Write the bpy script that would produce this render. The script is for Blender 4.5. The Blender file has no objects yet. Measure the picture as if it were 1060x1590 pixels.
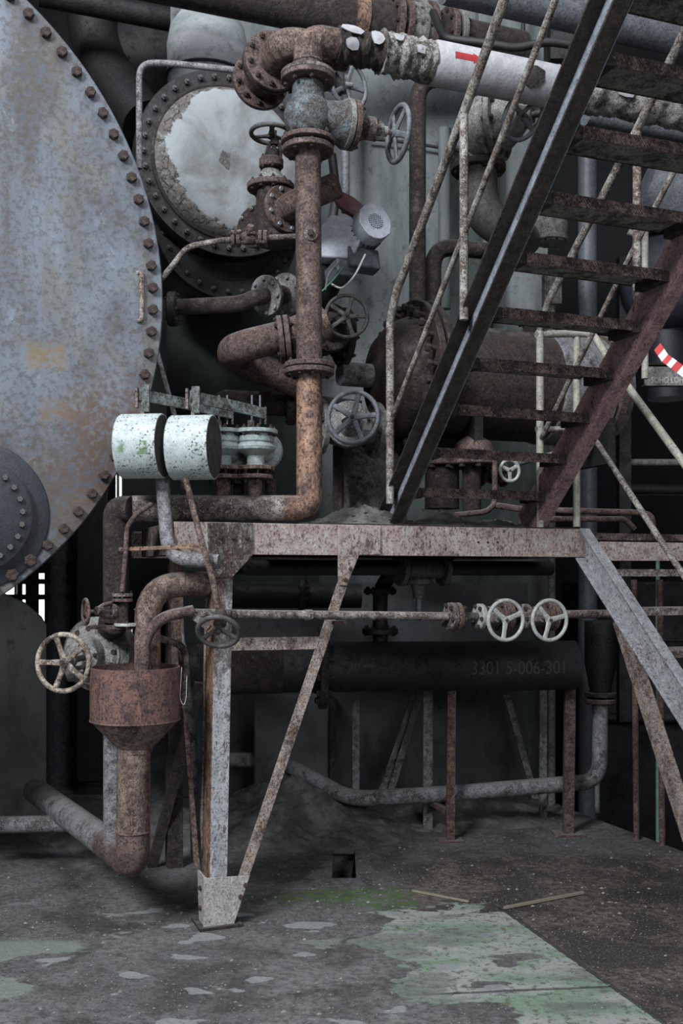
import bpy, math, random
from mathutils import Vector, Matrix
random.seed(7)
PI = math.pi
sc = bpy.context.scene
COL = sc.collection
V3 = Vector

# ------------------------------------------------------------------ camera
EYE, F, CX, HY = 1.75, 1600.0, 530.0, 895.0
cam = bpy.data.cameras.new('camera'); camo = bpy.data.objects.new('camera', cam); COL.objects.link(camo)
camo.location = (0, 0, EYE); camo.rotation_euler = (PI/2, 0, 0)
cam.sensor_fit = 'VERTICAL'; cam.sensor_height = 36; cam.sensor_width = 24
cam.lens = 36*F/1590; cam.shift_y = 100/1590; cam.clip_end = 200
cam.dof.use_dof = True; cam.dof.focus_distance = 5.3; cam.dof.aperture_fstop = 3.2
sc.camera = camo
# ------------------------------------------------------------------ world, lights, exposure
w = bpy.data.worlds.new('World'); sc.world = w; w.use_nodes = True
bg = w.node_tree.nodes['Background']; bg.inputs[0].default_value = (0.55, 0.66, 0.85, 1); bg.inputs[1].default_value = 0.006
def area(name, loc, target, sx, sy, power, color):
    l = bpy.data.lights.new(name, 'AREA'); l.shape = 'RECTANGLE'; l.size = sx; l.size_y = sy
    l.energy = power; l.color = color
    o = bpy.data.objects.new(name, l); COL.objects.link(o); o.location = loc
    o.rotation_euler = (V3(target)-V3(loc)).to_track_quat('-Z', 'Y').to_euler()
    return o
area('skylight_key', (-5.2, -3.2, 8.6), (0.2, 5.2, 1.8), 3.0, 3.0, 1950, (0.93, 0.965, 1.0))
area('skylight_top', (0.4, 2.6, 9.2), (0.3, 5.0, 1.0), 3.0, 3.0, 330, (0.93, 0.965, 1.0))
area('front_fill', (3.0, -2.0, 3.6), (0.4, 5.5, 1.8), 3.0, 2.0, 190, (0.92, 0.95, 1.0))  # low fill lamp added to brighten tread lips, not a real opening
area('skylight_roof', (1.5, 7.0, 10.5), (0.3, 7.2, 2.0), 3.0, 2.0, 35, (0.88, 0.94, 1.0))
sc.view_settings.view_transform = 'Standard'; sc.view_settings.look = 'None'
sc.view_settings.exposure = -0.1; sc.view_settings.gamma = 1; sc.view_settings.use_curve_mapping = False

# ------------------------------------------------------------------ frames of reference
U = V3((0.9338, 0.3578, 0)); V = V3((-0.3578, 0.9338, 0)); Z = V3((0, 0, 1)); X = V3((1, 0, 0)); Yv = V3((0, 1, 0))
O = V3((-0.617, 5.14, 0))
def P(x, y, Y): return V3(((x-CX)*Y/F, Y, EYE+(HY-y)*Y/F))
def W(u, v, z): return O + U*u + V*v + Z*z
def FL(x, y):
    Y = EYE*F/(y-HY); return V3(((x-CX)*Y/F, Y, 0))
def px(n, Y): return n*Y/F
def fw(yaw, pitch=0):      # unit vector that faces the camera side, yaw to the right, pitch up
    a, b = math.radians(yaw), math.radians(pitch)
    return V3((math.sin(a)*math.cos(b), -math.cos(a)*math.cos(b), math.sin(b)))

# ------------------------------------------------------------------ materials
def lin(c):
    return tuple(((x/255)/12.92 if x/255 <= 0.04045 else ((x/255+0.055)/1.055)**2.4) for x in c)+(1,)
def nt(name):
    m = bpy.data.materials.new(name); m.use_nodes = True
    return m, m.node_tree, m.node_tree.nodes, m.node_tree.links, m.node_tree.nodes['Principled BSDF']
def noise(N, L, vec, scale, detail=6, rough=0.6, dist=0.0):
    n = N.new('ShaderNodeTexNoise'); n.inputs['Scale'].default_value = scale; n.inputs['Detail'].default_value = detail
    n.inputs['Roughness'].default_value = rough; n.inputs['Distortion'].default_value = dist
    L.new(vec, n.inputs['Vector']); return n.outputs[0]
def ramp(N, L, src, a, b, v0=0.0, v1=1.0):
    r = N.new('ShaderNodeMapRange'); r.interpolation_type = 'SMOOTHSTEP'
    r.inputs[1].default_value = a; r.inputs[2].default_value = b; r.inputs[3].default_value = v0; r.inputs[4].default_value = v1
    L.new(src, r.inputs[0]); return r.outputs[0]
def mix(N, L, fac, a, b, mode='MIX'):
    n = N.new('ShaderNodeMixRGB'); n.blend_type = mode
    for s, q in ((0, fac), (1, a), (2, b)):
        if isinstance(q, (int, float)): n.inputs[s].default_value = q
        elif isinstance(q, tuple): n.inputs[s].default_value = q
        else: L.new(q, n.inputs[s])
    return n.outputs[0]
def math_(N, L, op, a, b=None):
    n = N.new('ShaderNodeMath'); n.operation = op
    for s, q in ((0, a), (1, b)):
        if q is None: continue
        if isinstance(q, (int, float)): n.inputs[s].default_value = q
        else: L.new(q, n.inputs[s])
    return n.outputs[0]
def coords(N, L, sx=1, sy=1, sz=1, loc=(0, 0, 0)):
    t = N.new('ShaderNodeTexCoord'); m = N.new('ShaderNodeMapping')
    m.inputs['Scale'].default_value = (sx, sy, sz); m.inputs['Location'].default_value = loc
    L.new(t.outputs['Object'], m.inputs[0]); return m.outputs[0], t
def ds(c, k=0.3, g=1.0):
    m_ = sum(c)/3; return tuple(min(255, (x*(1-k)+m_*k)*g) for x in c)
def metal(name, base, base2, rust, rust2, cover=0.5, scale=7, rough=0.52, met=0.0, streak=1.0, bump=0.35, speck=0.3, dust=0.25, dustcol=(150, 150, 146), ribs=None, edge=0.05, zrust=False):
    m, T, N, L, B = nt(name)
    base, base2, rust, rust2 = ds(base, 0.22, 0.97), ds(base2, 0.22, 0.93), ds(rust, 0.3, 0.86), ds(rust2, 0.3, 0.74)
    ck = max(0.06, min(1.0, (cover-0.08)*2.6))
    vec, tc = coords(N, L, 1, 1, streak)
    v1, _ = coords(N, L, 1, 1, 1, (3.1, 1.7, 5.2))
    big = noise(N, L, vec, scale, 8, 0.65, 0.3)
    med = noise(N, L, v1, scale*3.1, 8, 0.7)
    fine = noise(N, L, v1, scale*14, 4, 0.6)
    basec = mix(N, L, ramp(N, L, med, 0.35, 0.65), lin(base), lin(base2))
    rustc = mix(N, L, ramp(N, L, med, 0.38, 0.62), lin(rust), lin(rust2))
    rustc = mix(N, L, ramp(N, L, fine, 0.3, 0.75, 0.0, 0.45), rustc, tuple(c*0.45 for c in lin(rust2)[:3])+(1,))
    t = 0.5+(0.5-cover)*0.55
    grit = noise(N, L, vec, scale*8.5, 7, 0.75)
    comb = math_(N, L, 'ADD', math_(N, L, 'MULTIPLY', big, 0.42), math_(N, L, 'ADD', math_(N, L, 'MULTIPLY', med, 0.28), math_(N, L, 'MULTIPLY', grit, 0.30)))
    if zrust:
        sz = N.new('ShaderNodeSeparateXYZ'); L.new(tc.outputs['Object'], sz.inputs[0]); comb = math_(N, L, 'ADD', comb, ramp(N, L, sz.outputs[2], 0.7, 1.4, -0.03, 0.11))
    f = ramp(N, L, comb, t-edge, t+edge)
    sp = noise(N, L, vec, scale*13, 3, 0.55)
    f2 = ramp(N, L, math_(N, L, 'ADD', sp, math_(N, L, 'MULTIPLY', math_(N, L, 'SUBTRACT', big, 0.5), 0.5)), 0.73-speck*0.22, 0.77-speck*0.22)
    f = math_(N, L, 'MAXIMUM', f, math_(N, L, 'MULTIPLY', f2, 0.9))
    c = mix(N, L, f, basec, rustc)
    c = mix(N, L, ramp(N, L, grit, 0.50, 0.66, 0.0, 0.55*ck), c, tuple(min(1, q*1.8) for q in lin(base)[:3])+(1,))
    c = mix(N, L, ramp(N, L, fine, 0.50, 0.62, 0.0, 0.78*ck), c, tuple(q*0.35 for q in lin(rust2)[:3])+(1,))
    if dust > 0:   # settled dust lies on upward faces
        g = N.new('ShaderNodeNewGeometry'); s = N.new('ShaderNodeSeparateXYZ'); L.new(g.outputs['Normal'], s.inputs[0])
        up = ramp(N, L, s.outputs[2], 0.55, 1.0)
        d = math_(N, L, 'MULTIPLY', math_(N, L, 'MULTIPLY', up, ramp(N, L, med, 0.35, 0.6)), dust)
        c = mix(N, L, d, c, lin(dustcol))
    L.new(c, B.inputs['Base Color'])
    rg = ramp(N, L, f, 0, 1, rough, min(0.95, rough+0.25)); L.new(rg, B.inputs['Roughness'])
    mt = ramp(N, L, f, 0, 1, met, 0.0); L.new(mt, B.inputs['Metallic'])
    hgt = math_(N, L, 'ADD', math_(N, L, 'ADD', math_(N, L, 'MULTIPLY', fine, 0.6), math_(N, L, 'MULTIPLY', grit, 0.5)), math_(N, L, 'MULTIPLY', f, 0.4))
    if ribs:
        wv = N.new('ShaderNodeTexWave'); wv.inputs['Scale'].default_value = ribs; wv.inputs['Distortion'].default_value = 0.6
        wv.bands_direction = 'DIAGONAL'; L.new(tc.outputs['Object'], wv.inputs[0])
        hgt = math_(N, L, 'ADD', hgt, math_(N, L, 'MULTIPLY', wv.outputs[1], 0.9))
    b = N.new('ShaderNodeBump'); b.inputs['Strength'].default_value = min(1, bump*1.7); b.inputs['Distance'].default_value = 0.01
    L.new(hgt, b.inputs['Height']); L.new(b.outputs[0], B.inputs['Normal'])
    return m
R1, R2 = (126, 92, 78), (88, 62, 54)
M = {}
M['rust'] = metal('rusty_pipe', (118, 90, 80), (96, 78, 76), R1, R2, 0.5, 6, bump=0.4, speck=0.3, dust=0.65)
M['rust_streak'] = metal('rusty_streaked', (146, 120, 104), (118, 92, 84), (112, 74, 58), (78, 52, 46), 0.5, 9, streak=0.25, bump=0.4, speck=0.4, dust=0.4)
M['rust_dark'] = metal('dark_rust', (72, 57, 52), (54, 44, 43), (80, 57, 49), (44, 35, 33), 0.5, 7, bump=0.5, dust=0.3)
M['rust_orange'] = metal('orange_rust', (166, 120, 86), (120, 92, 84), (108, 78, 68), (84, 62, 58), 0.5, 4, streak=0.3, bump=0.3, speck=0.45, dust=0.3)
M['funnel'] = metal('funnel_rust', (126, 86, 70), (96, 74, 76), (136, 86, 64), (80, 56, 52), 0.45, 6, streak=0.2, bump=0.25, speck=0.25, dust=0.3)
M['rust_pale'] = metal('pale_rust', (160, 150, 142), (130, 120, 115), (118, 92, 80), (84, 66, 60), 0.52, 8, bump=0.4, speck=0.5, dust=0.5)
M['pale'] = metal('pale_paint', (186, 190, 188), (160, 166, 168), (128, 96, 82), (92, 66, 58), 0.22, 8, bump=0.3, speck=0.55, dust=0.3)
M['rail'] = metal('rail_paint', (178, 174, 164), (146, 140, 136), (140, 104, 84), (100, 76, 68), 0.5, 9, bump=0.3, speck=0.5, dust=0.1)
M['yellow_rail'] = metal('cream_paint', (184, 182, 164), (154, 150, 138), (130, 104, 84), (104, 80, 66), 0.2, 9, bump=0.3, speck=0.45, dust=0.1)
M['weight'] = metal('pale_green_paint', (196, 210, 208), (170, 186, 190), (112, 92, 82), (70, 56, 50), 0.10, 7, rough=0.5, bump=0.25, speck=0.55, dust=0.0)
M['valve_green'] = metal('green_grey_cast', (158, 174, 174), (130, 146, 148), (128, 108, 94), (96, 80, 72), 0.22, 9, bump=0.3, speck=0.35, dust=0.4)
M['lever'] = metal('lever_paint', (120, 136, 134), (98, 112, 112), (92, 68, 58), (64, 50, 44), 0.5, 12, bump=0.2, speck=0.5, dust=0.0)
M['blue_cast'] = metal('blue_grey_cast', (98, 122, 134), (112, 108, 100), (112, 92, 78), (84, 70, 62), 0.5, 7, bump=0.35, speck=0.3, dust=0.3)
M['grey_cast'] = metal('grey_cast', (148, 146, 142), (112, 112, 112), (112, 94, 84), (80, 68, 64), 0.4, 9, bump=0.35, speck=0.3, dust=0.3)
M['grey_wheel'] = metal('grey_wheel', (118, 125, 134), (92, 97, 104), (116, 100, 90), (86, 74, 68), 0.3, 12, rough=0.5, bump=0.25, speck=0.3, dust=0.2)
M['white_wheel'] = metal('white_wheel', (182, 184, 178), (152, 156, 156), (150, 146, 120), (110, 100, 84), 0.22, 12, rough=0.5, bump=0.2, speck=0.25, dust=0.1)
M['dark_wheel'] = metal('dark_wheel', (96, 92, 92), (76, 72, 72), (96, 78, 70), (66, 56, 52), 0.4, 12, bump=0.25, dust=0.2)
M['tan_wheel'] = metal('tan_wheel', (184, 170, 150), (146, 134, 122), (132, 98, 78), (96, 76, 66), 0.5, 7, rough=0.5, bump=0.25, speck=0.35, dust=0.1)
M['bolt'] = metal('rusty_bolt', (92, 72, 66), (76, 60, 56), (86, 64, 56), (58, 46, 42), 0.5, 22, bump=0.4, dust=0.0)
M['zinc_bolt'] = metal('zinc_bolt', (176, 184, 192), (146, 152, 160), (120, 110, 104), (96, 88, 84), 0.2, 22, rough=0.4, met=0.5, bump=0.2, dust=0.0)
M['beam'] = metal('red_primer_beam', (168, 158, 148), (158, 128, 124), (136, 98, 84), (96, 70, 62), 0.36, 5, streak=0.45, bump=0.3, speck=0.5, dust=0.3)
M['gusset'] = metal('rusty_gusset', (132, 142, 138), (128, 112, 104), (118, 84, 70), (84, 62, 54), 0.62, 6, streak=0.5, bump=0.4, speck=0.4, dust=0.2)
M['column'] = metal('blue_grey_column', (168, 171, 178), (144, 145, 150), (142, 102, 82), (102, 74, 64), 0.34, 6, streak=0.22, bump=0.25, speck=0.6, dust=0.0, zrust=True)
M['shoe'] = metal('grey_pink_shoe', (178, 172, 168), (160, 152, 148), (130, 104, 92), (96, 78, 70), 0.3, 7, streak=0.4, bump=0.3, speck=0.35, dust=0.1)
M['brace'] = metal('rusted_brace', (168, 154, 144), (150, 128, 116), (122, 86, 72), (88, 64, 56), 0.45, 9, streak=0.5, bump=0.3, speck=0.6, dust=0.0)
M['stringer'] = metal('glossy_stringer', (168, 176, 190), (140, 148, 164), (92, 66, 60), (60, 46, 44), 0.26, 5, rough=0.34, met=0.2, streak=1, bump=0.15, speck=0.35, dust=0.0)
M['stringer_red'] = metal('red_primer_stringer', (178, 132, 134), (142, 108, 110), (96, 70, 64), (62, 50, 48), 0.36, 6, rough=0.5, bump=0.25, speck=0.4, dust=0.2)
M['low_stringer'] = metal('grey_blue_stringer', (158, 160, 166), (132, 134, 140), (150, 116, 98), (108, 84, 72), 0.28, 6, streak=0.7, bump=0.25, speck=0.55, dust=0.1)
M['tread'] = metal('rusty_tread', (168, 138, 130), (132, 106, 100), (100, 72, 64), (64, 48, 44), 0.5, 8, bump=0.9, speck=0.5, dust=0.3, ribs=34)
M['tread_under'] = metal('tread_underside', (168, 166, 154), (132, 128, 120), (84, 64, 56), (54, 42, 38), 0.45, 10, bump=0.3, speck=0.5, dust=0.0)
M['insul_white'] = metal('white_insulation', (180, 181, 187), (162, 163, 170), (140, 140, 144), (92, 86, 84), 0.12, 4, streak=1, bump=0.25, speck=0.05, dust=0.0)
M['insul_torn'] = metal('torn_insulation', (176, 170, 164), (146, 140, 136), (128, 116, 108), (84, 74, 68), 0.45, 11, bump=1.0, speck=0.4, dust=0.3, edge=0.02)
M['motor'] = metal('grey_motor', (182, 190, 206), (164, 172, 188), (110, 116, 126), (80, 80, 84), 0.15, 10, rough=0.45, bump=0.08, speck=0.1, dust=0.1)
M['motor_dark'] = metal('dark_motor', (92, 98, 108), (74, 80, 88), (84, 82, 80), (60, 58, 58), 0.2, 10, rough=0.5, bump=0.1, speck=0.1, dust=0.1)
M['red_paint'] = metal('red_paint', (84, 30, 36), (70, 28, 34), (96, 50, 46), (72, 44, 40), 0.2, 8, bump=0.1, dust=0.0)
M['dark_blue'] = metal('dark_blue_paint', (52, 56, 66), (44, 48, 58), (58, 54, 56), (42, 38, 42), 0.2, 8, rough=0.5, bump=0.2, speck=0.2, dust=0.0)
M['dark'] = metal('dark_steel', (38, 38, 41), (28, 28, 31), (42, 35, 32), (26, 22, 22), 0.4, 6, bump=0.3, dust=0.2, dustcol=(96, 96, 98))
M['grey_blue_pipe'] = metal('blue_grey_pipe', (116, 120, 128), (92, 96, 104), (88, 80, 78), (62, 54, 54), 0.3, 5, bump=0.25, speck=0.2, dust=0.2)
M['dusty'] = metal('dusty_pipe', (146, 144, 150), (116, 112, 116), (110, 96, 90), (76, 66, 62), 0.4, 8, bump=0.5, speck=0.4, dust=0.5)
M['drum'] = metal('brown_drum', (72, 54, 48), (56, 44, 42), (84, 60, 50), (46, 36, 34), 0.5, 5, bump=0.4, speck=0.4, dust=0.5, dustcol=(140, 138, 136))
M['wire'] = metal('black_cable', (36, 36, 38), (30, 30, 32), (44, 42, 40), (32, 30, 30), 0.3, 10, bump=0.2, dust=0.0)
M['green_wire'] = metal('green_cable', (52, 140, 92), (60, 150, 100), (60, 120, 80), (50, 90, 60), 0.1, 10, bump=0.0, speck=0, dust=0.0)
M['white_wire'] = metal('white_cable', (200, 204, 206), (180, 184, 186), (150, 146, 140), (110, 104, 96), 0.1, 10, bump=0.0, speck=0, dust=0.0)
M['pale_green_post'] = metal('pale_green_post', (120, 158, 144), (104, 140, 128), (96, 90, 80), (70, 60, 54), 0.15, 8, bump=0.1, dust=0)

def concrete(name, c1, c2, c3, scale=1.2, streak=0.35, rough=0.9, bump=0.4, green=0.0):
    m, T, N, L, B = nt(name)
    vec, tc = coords(N, L, 1, 1, streak); v1, _ = coords(N, L)
    a = noise(N, L, vec, scale, 8, 0.65, 0.2); b = noise(N, L, v1, scale*5, 8, 0.7); f = noise(N, L, v1, scale*40, 4, 0.6)
    c = mix(N, L, ramp(N, L, a, 0.36, 0.62), lin(c1), lin(c2))
    c = mix(N, L, ramp(N, L, b, 0.52, 0.72, 0, 0.7), c, lin(c3))
    c = mix(N, L, ramp(N, L, f, 0.55, 0.75, 0, 0.35), c, tuple(q*0.5 for q in lin(c3)[:3])+(1,))
    if green: c = mix(N, L, ramp(N, L, noise(N, L, vec, 2.2, 5), 0.5, 0.72, 0, green), c, lin((104, 132, 120)))
    L.new(c, B.inputs['Base Color']); B.inputs['Roughness'].default_value = rough
    h = math_(N, L, 'ADD', math_(N, L, 'MULTIPLY', b, 0.7), math_(N, L, 'MULTIPLY', f, 0.4))
    bp = N.new('ShaderNodeBump'); bp.inputs['Strength'].default_value = bump; bp.inputs['Distance'].default_value = 0.02
    L.new(h, bp.inputs['Height']); L.new(bp.outputs[0], B.inputs['Normal'])
    return m
M['plaster'] = concrete('pale_plaster', (120, 126, 127), (76, 82, 83), (44, 46, 46), 2.2, 0.22, green=0.3)
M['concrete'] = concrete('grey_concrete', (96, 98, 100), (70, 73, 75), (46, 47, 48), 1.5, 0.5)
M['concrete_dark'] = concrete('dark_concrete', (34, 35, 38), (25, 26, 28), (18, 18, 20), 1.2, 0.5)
M['rubble'] = concrete('dusty_rubble', (128, 128, 124), (88, 86, 82), (56, 52, 48), 7, 1, bump=1.0)
M['pebble'] = concrete('pebble', (150, 150, 146), (108, 106, 102), (80, 74, 70), 9, 1)

def tank_material():
    m, T, N, L, B = nt('tank_paint')
    vec, tc = coords(N, L, 1, 1, 0.45); v1, _ = coords(N, L, 1, 1, 1, (2, 4, 1))
    a = noise(N, L, vec, 1.5, 8, 0.62, 0.4); b = noise(N, L, v1, 5, 10, 0.72); f = noise(N, L, v1, 34, 6, 0.7); g = noise(N, L, vec, 60, 4, 0.6)
    c = mix(N, L, ramp(N, L, a, 0.34, 0.66), lin((116, 126, 138)), lin((72, 78, 90)))
    c = mix(N, L, ramp(N, L, b, 0.5, 0.68, 0, 0.6), c, lin((116, 114, 104)))
    c = mix(N, L, ramp(N, L, b, 0.30, 0.44, 0.5, 0.0), c, lin((146, 156, 166)))
    rust = math_(N, L, 'MULTIPLY', ramp(N, L, a, 0.44, 0.62), ramp(N, L, f, 0.42, 0.56))
    c = mix(N, L, math_(N, L, 'MULTIPLY', rust, 0.8), c, lin((84, 74, 58)))
    st_, _ = coords(N, L, 3.0, 1, 0.5, (1, 1, 7)); c = mix(N, L, ramp(N, L, noise(N, L, st_, 2.4, 9, 0.7, 0.3), 0.50, 0.66, 0, 0.55), c, lin((96, 92, 80)))
    c = mix(N, L, ramp(N, L, f, 0.48, 0.62, 0, 0.6), c, lin((66, 66, 68)))
    c = mix(N, L, math_(N, L, 'MULTIPLY', ramp(N, L, g, 0.64, 0.7), ramp(N, L, b, 0.4, 0.6)), c, lin((88, 76, 62)))
    # rust stain along the lower rim and two old label patches, in the plate's own coordinates (x across, z up)
    s = N.new('ShaderNodeSeparateXYZ'); L.new(tc.outputs['Object'], s.inputs[0])
    def box(x0, x1, z0, z1, e=0.03):
        wob = math_(N, L, 'MULTIPLY', math_(N, L, 'SUBTRACT', b, 0.5), 0.22)
        xx = math_(N, L, 'ADD', s.outputs[0], wob); zz = math_(N, L, 'ADD', s.outputs[2], wob)
        q = math_(N, L, 'MULTIPLY', ramp(N, L, xx, x0-e, x0+e), ramp(N, L, xx, x1-e, x1+e, 1, 0))
        r = math_(N, L, 'MULTIPLY', ramp(N, L, zz, z0-e, z0+e), ramp(N, L, zz, z1-e, z1+e, 1, 0))
        return math_(N, L, 'MULTIPLY', q, r)
    for (bx, col, k) in ((box(1.13, 1.32, -0.40, -0.26), (122, 104, 74), 0.75), (box(1.20, 1.38, -0.67, -0.56), (120, 100, 74), 0.65), (box(1.3, 1.85, -1.35, -0.45, 0.15), (92, 72, 60), 0.75)):
        c = mix(N, L, math_(N, L, 'MULTIPLY', math_(N, L, 'MULTIPLY', bx, ramp(N, L, f, 0.36, 0.56)), k), c, lin(col))
    L.new(c, B.inputs['Base Color']); B.inputs['Roughness'].default_value = 0.55
    bp = N.new('ShaderNodeBump'); bp.inputs['Strength'].default_value = 0.25; bp.inputs['Distance'].default_value = 0.02
    L.new(math_(N, L, 'ADD', b, math_(N, L, 'MULTIPLY', f, 0.3)), bp.inputs['Height']); L.new(bp.outputs[0], B.inputs['Normal'])
    return m
M['tank'] = tank_material()
def head_material():
    m, T, N, L, B = nt('cracked_plaster_head')
    vec, tc = coords(N, L)
    b = noise(N, L, vec, 3.2, 8, 0.6, 0.5); f = noise(N, L, vec, 26, 6, 0.7)
    vo = N.new('ShaderNodeTexVoronoi'); vo.feature = 'DISTANCE_TO_EDGE'; vo.inputs['Scale'].default_value = 13
    vd_ = N.new('ShaderNodeVectorMath'); vd_.operation = 'ADD'; cmb = N.new('ShaderNodeCombineXYZ'); q_ = math_(N, L, 'MULTIPLY', noise(N, L, vec, 9, 5, 0.6), 0.35)
    for i_ in range(3): L.new(q_, cmb.inputs[i_])
    L.new(vec, vd_.inputs[0]); L.new(cmb.outputs[0], vd_.inputs[1]); L.new(vd_.outputs[0], vo.inputs['Vector'])
    c = mix(N, L, ramp(N, L, b, 0.35, 0.7), lin((148, 155, 160)), lin((104, 105, 101)))
    s = N.new('ShaderNodeSeparateXYZ'); L.new(tc.outputs['Object'], s.inputs[0])
    wob = math_(N, L, 'MULTIPLY', math_(N, L, 'SUBTRACT', b, 0.5), 0.5)
    r2 = math_(N, L, 'SQRT', math_(N, L, 'ADD', math_(N, L, 'POWER', s.outputs[0], 2), math_(N, L, 'POWER', s.outputs[2], 2)))
    rim = ramp(N, L, math_(N, L, 'ADD', r2, math_(N, L, 'ADD', wob, math_(N, L, 'MULTIPLY', s.outputs[0], -0.36))), 0.425, 0.45)
    crack = math_(N, L, 'MULTIPLY', rim, ramp(N, L, vo.outputs['Distance'], 0.0, 0.06, 1, 0))
    bare = math_(N, L, 'MULTIPLY', rim, ramp(N, L, f, 0.36, 0.50, 0.35, 0.95))
    c = mix(N, L, bare, c, lin((92, 86, 82))); c = mix(N, L, crack, c, lin((40, 36, 34)))
    d2 = math_(N, L, 'SQRT', math_(N, L, 'ADD', math_(N, L, 'POWER', math_(N, L, 'SUBTRACT', s.outputs[0], 0.03), 2), math_(N, L, 'POWER', math_(N, L, 'SUBTRACT', s.outputs[2], -0.02), 2)))
    hole = ramp(N, L, math_(N, L, 'ADD', d2, wob), 0.065, 0.075, 1, 0)
    c = mix(N, L, math_(N, L, 'MULTIPLY', hole, ramp(N, L, f, 0.38, 0.5)), c, lin((84, 80, 78)))
    L.new(c, B.inputs['Base Color']); B.inputs['Roughness'].default_value = 0.85
    bp = N.new('ShaderNodeBump'); bp.inputs['Strength'].default_value = 0.6; bp.inputs['Distance'].default_value = 0.02
    L.new(math_(N, L, 'SUBTRACT', math_(N, L, 'MULTIPLY', f, 0.4), crack), bp.inputs['Height']); L.new(bp.outputs[0], B.inputs['Normal'])
    return m
M['head'] = head_material()
def dome_material():
    return concrete('dome_insulation', (172, 172, 180), (132, 142, 142), (92, 106, 100), 1.6, 3.0, bump=0.2)
M['dome'] = dome_material()

def floor_material():
    m, T, N, L, B = nt('factory_floor')
    vec, tc = coords(N, L)
    s = N.new('ShaderNodeSeparateXYZ'); L.new(tc.outputs['Object'], s.inputs[0]); xx, yy = s.outputs[0], s.outputs[1]
    n1 = noise(N, L, vec, 1.3, 8, 0.6, 0.3); n2 = noise(N, L, vec, 4.5, 10, 0.7); n3 = noise(N, L, vec, 24, 8, 0.7); n4 = noise(N, L, vec, 120, 3, 0.6)
    n5 = noise(N, L, vec, 55, 2, 0.5)
    c = mix(N, L, ramp(N, L, n1, 0.35, 0.65), lin((118, 117, 118)), lin((82, 81, 83)))
    c = mix(N, L, ramp(N, L, n3, 0.40, 0.62, 0, 0.8), c, lin((44, 43, 43)))
    c = mix(N, L, ramp(N, L, noise(N, L, vec, 70, 6, 0.8), 0.42, 0.6, 0, 0.6), c, lin((118, 118, 118)))
    c = mix(N, L, ramp(N, L, noise(N, L, vec, 2.2, 9, 0.7, 0.6), 0.47, 0.60, 0, 0.6), c, lin((40, 38, 38)))
    c = mix(N, L, ramp(N, L, n2, 0.5, 0.7, 0, 0.5), c, lin((84, 76, 70)))
    W1 = lambda k, a=None: math_(N, L, 'MULTIPLY', math_(N, L, 'SUBTRACT', a or n2, 0.5), k)
    add = lambda a, b: math_(N, L, 'ADD', a, b)
    mul = lambda a, b: math_(N, L, 'MULTIPLY', a, b)
    # the joint of the painted slab: a line through (0.89,5.28) and (1.30,3.92)
    side = add(mul(add(xx, -0.89), 0.957), mul(add(yy, -5.283), 0.289))          # >0 right of the joint
    gritzone = mul(ramp(N, L, add(side, W1(0.10)), -0.02, 0.03), ramp(N, L, add(yy, W1(0.5)), 6.3, 6.7, 1, 0))
    # brown grit, right
    brown = mix(N, L, ramp(N, L, n3, 0.4, 0.6), lin((104, 94, 84)), lin((50, 40, 36)))
    brown = mix(N, L, ramp(N, L, noise(N, L, vec, 2.6, 8, 0.65, 0.8), 0.42, 0.56), brown, lin((40, 31, 29)))
    brown = mix(N, L, ramp(N, L, noise(N, L, vec, 90, 4, 0.7), 0.54, 0.62, 0, 0.7), brown, lin((128, 124, 112)))
    back = mul(ramp(N, L, add(yy, W1(0.5)), 5.2, 5.4), ramp(N, L, add(yy, W1(0.5)), 6.2, 6.5, 1, 0))
    back = mul(back, ramp(N, L, add(xx, W1(0.4)), 0.15, 0.5))
    c = mix(N, L, mul(math_(N, L, 'MAXIMUM', gritzone, back), 0.85), c, brown)
    # pale worn green paint, left of the joint
    wood = N.new('ShaderNodeMapping'); wood.inputs['Scale'].default_value = (1.2, 2.1, 1); L.new(tc.outputs['Object'], wood.inputs[0])
    np_ = noise(N, L, wood.outputs[0], 1.5, 6, 0.5, 0.5)
    lim = add(add(add(mul(xx, 0.9), W1(0.22)), mul(add(np_, -0.5), 2.4)), mul(add(yy, -4.9), 0.18))
    paint = mul(ramp(N, L, lim, 0.26, 0.30), ramp(N, L, side, -0.01, 0.0, 1, 0))
    paint = mul(paint, ramp(N, L, add(add(yy, W1(0.5)), mul(add(np_, -0.5), 0.8)), 5.38, 5.42, 1, 0))
    gcol = mix(N, L, ramp(N, L, noise(N, L, wood.outputs[0], 2.2, 6), 0.42, 0.6), lin((156, 162, 158)), lin((122, 146, 124)))
    gcol = mix(N, L, ramp(N, L, n3, 0.52, 0.60, 0, 0.75), gcol, lin((84, 76, 72)))
    gcol = mix(N, L, ramp(N, L, np_, 0.50, 0.60, 0, 0.6), gcol, lin((92, 94, 94)))
    c = mix(N, L, mul(paint, 0.9), c, gcol)
    # scattered bare pale patches
    pn = noise(N, L, wood.outputs[0], 2.9, 3, 0.4)
    patch = mul(ramp(N, L, pn, 0.635, 0.65), mul(ramp(N, L, yy, 5.4, 5.6, 1, 0), ramp(N, L, side, -0.3, -0.1, 1, 0)))
    c = mix(N, L, mul(patch, 0.8), c, lin((140, 144, 146)))
    pn2 = mul(ramp(N, L, add(add(mul(xx, -1.0), W1(0.25)), mul(add(np_, -0.5), 1.5)), 1.36, 1.40), ramp(N, L, yy, 4.9, 5.0, 1, 0))
    c = mix(N, L, mul(pn2, 0.7), c, lin((126, 138, 128)))
    # moss
    mx = mul(add(xx, -0.06), 2.2); my = mul(add(yy, -5.62), 4.2)
    md = math_(N, L, 'SQRT', add(mul(mx, mx), mul(my, my)))
    moss = mul(ramp(N, L, add(md, W1(3.4)), 0.45, 1.0, 1, 0), ramp(N, L, n3, 0.42, 0.54))
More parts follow.
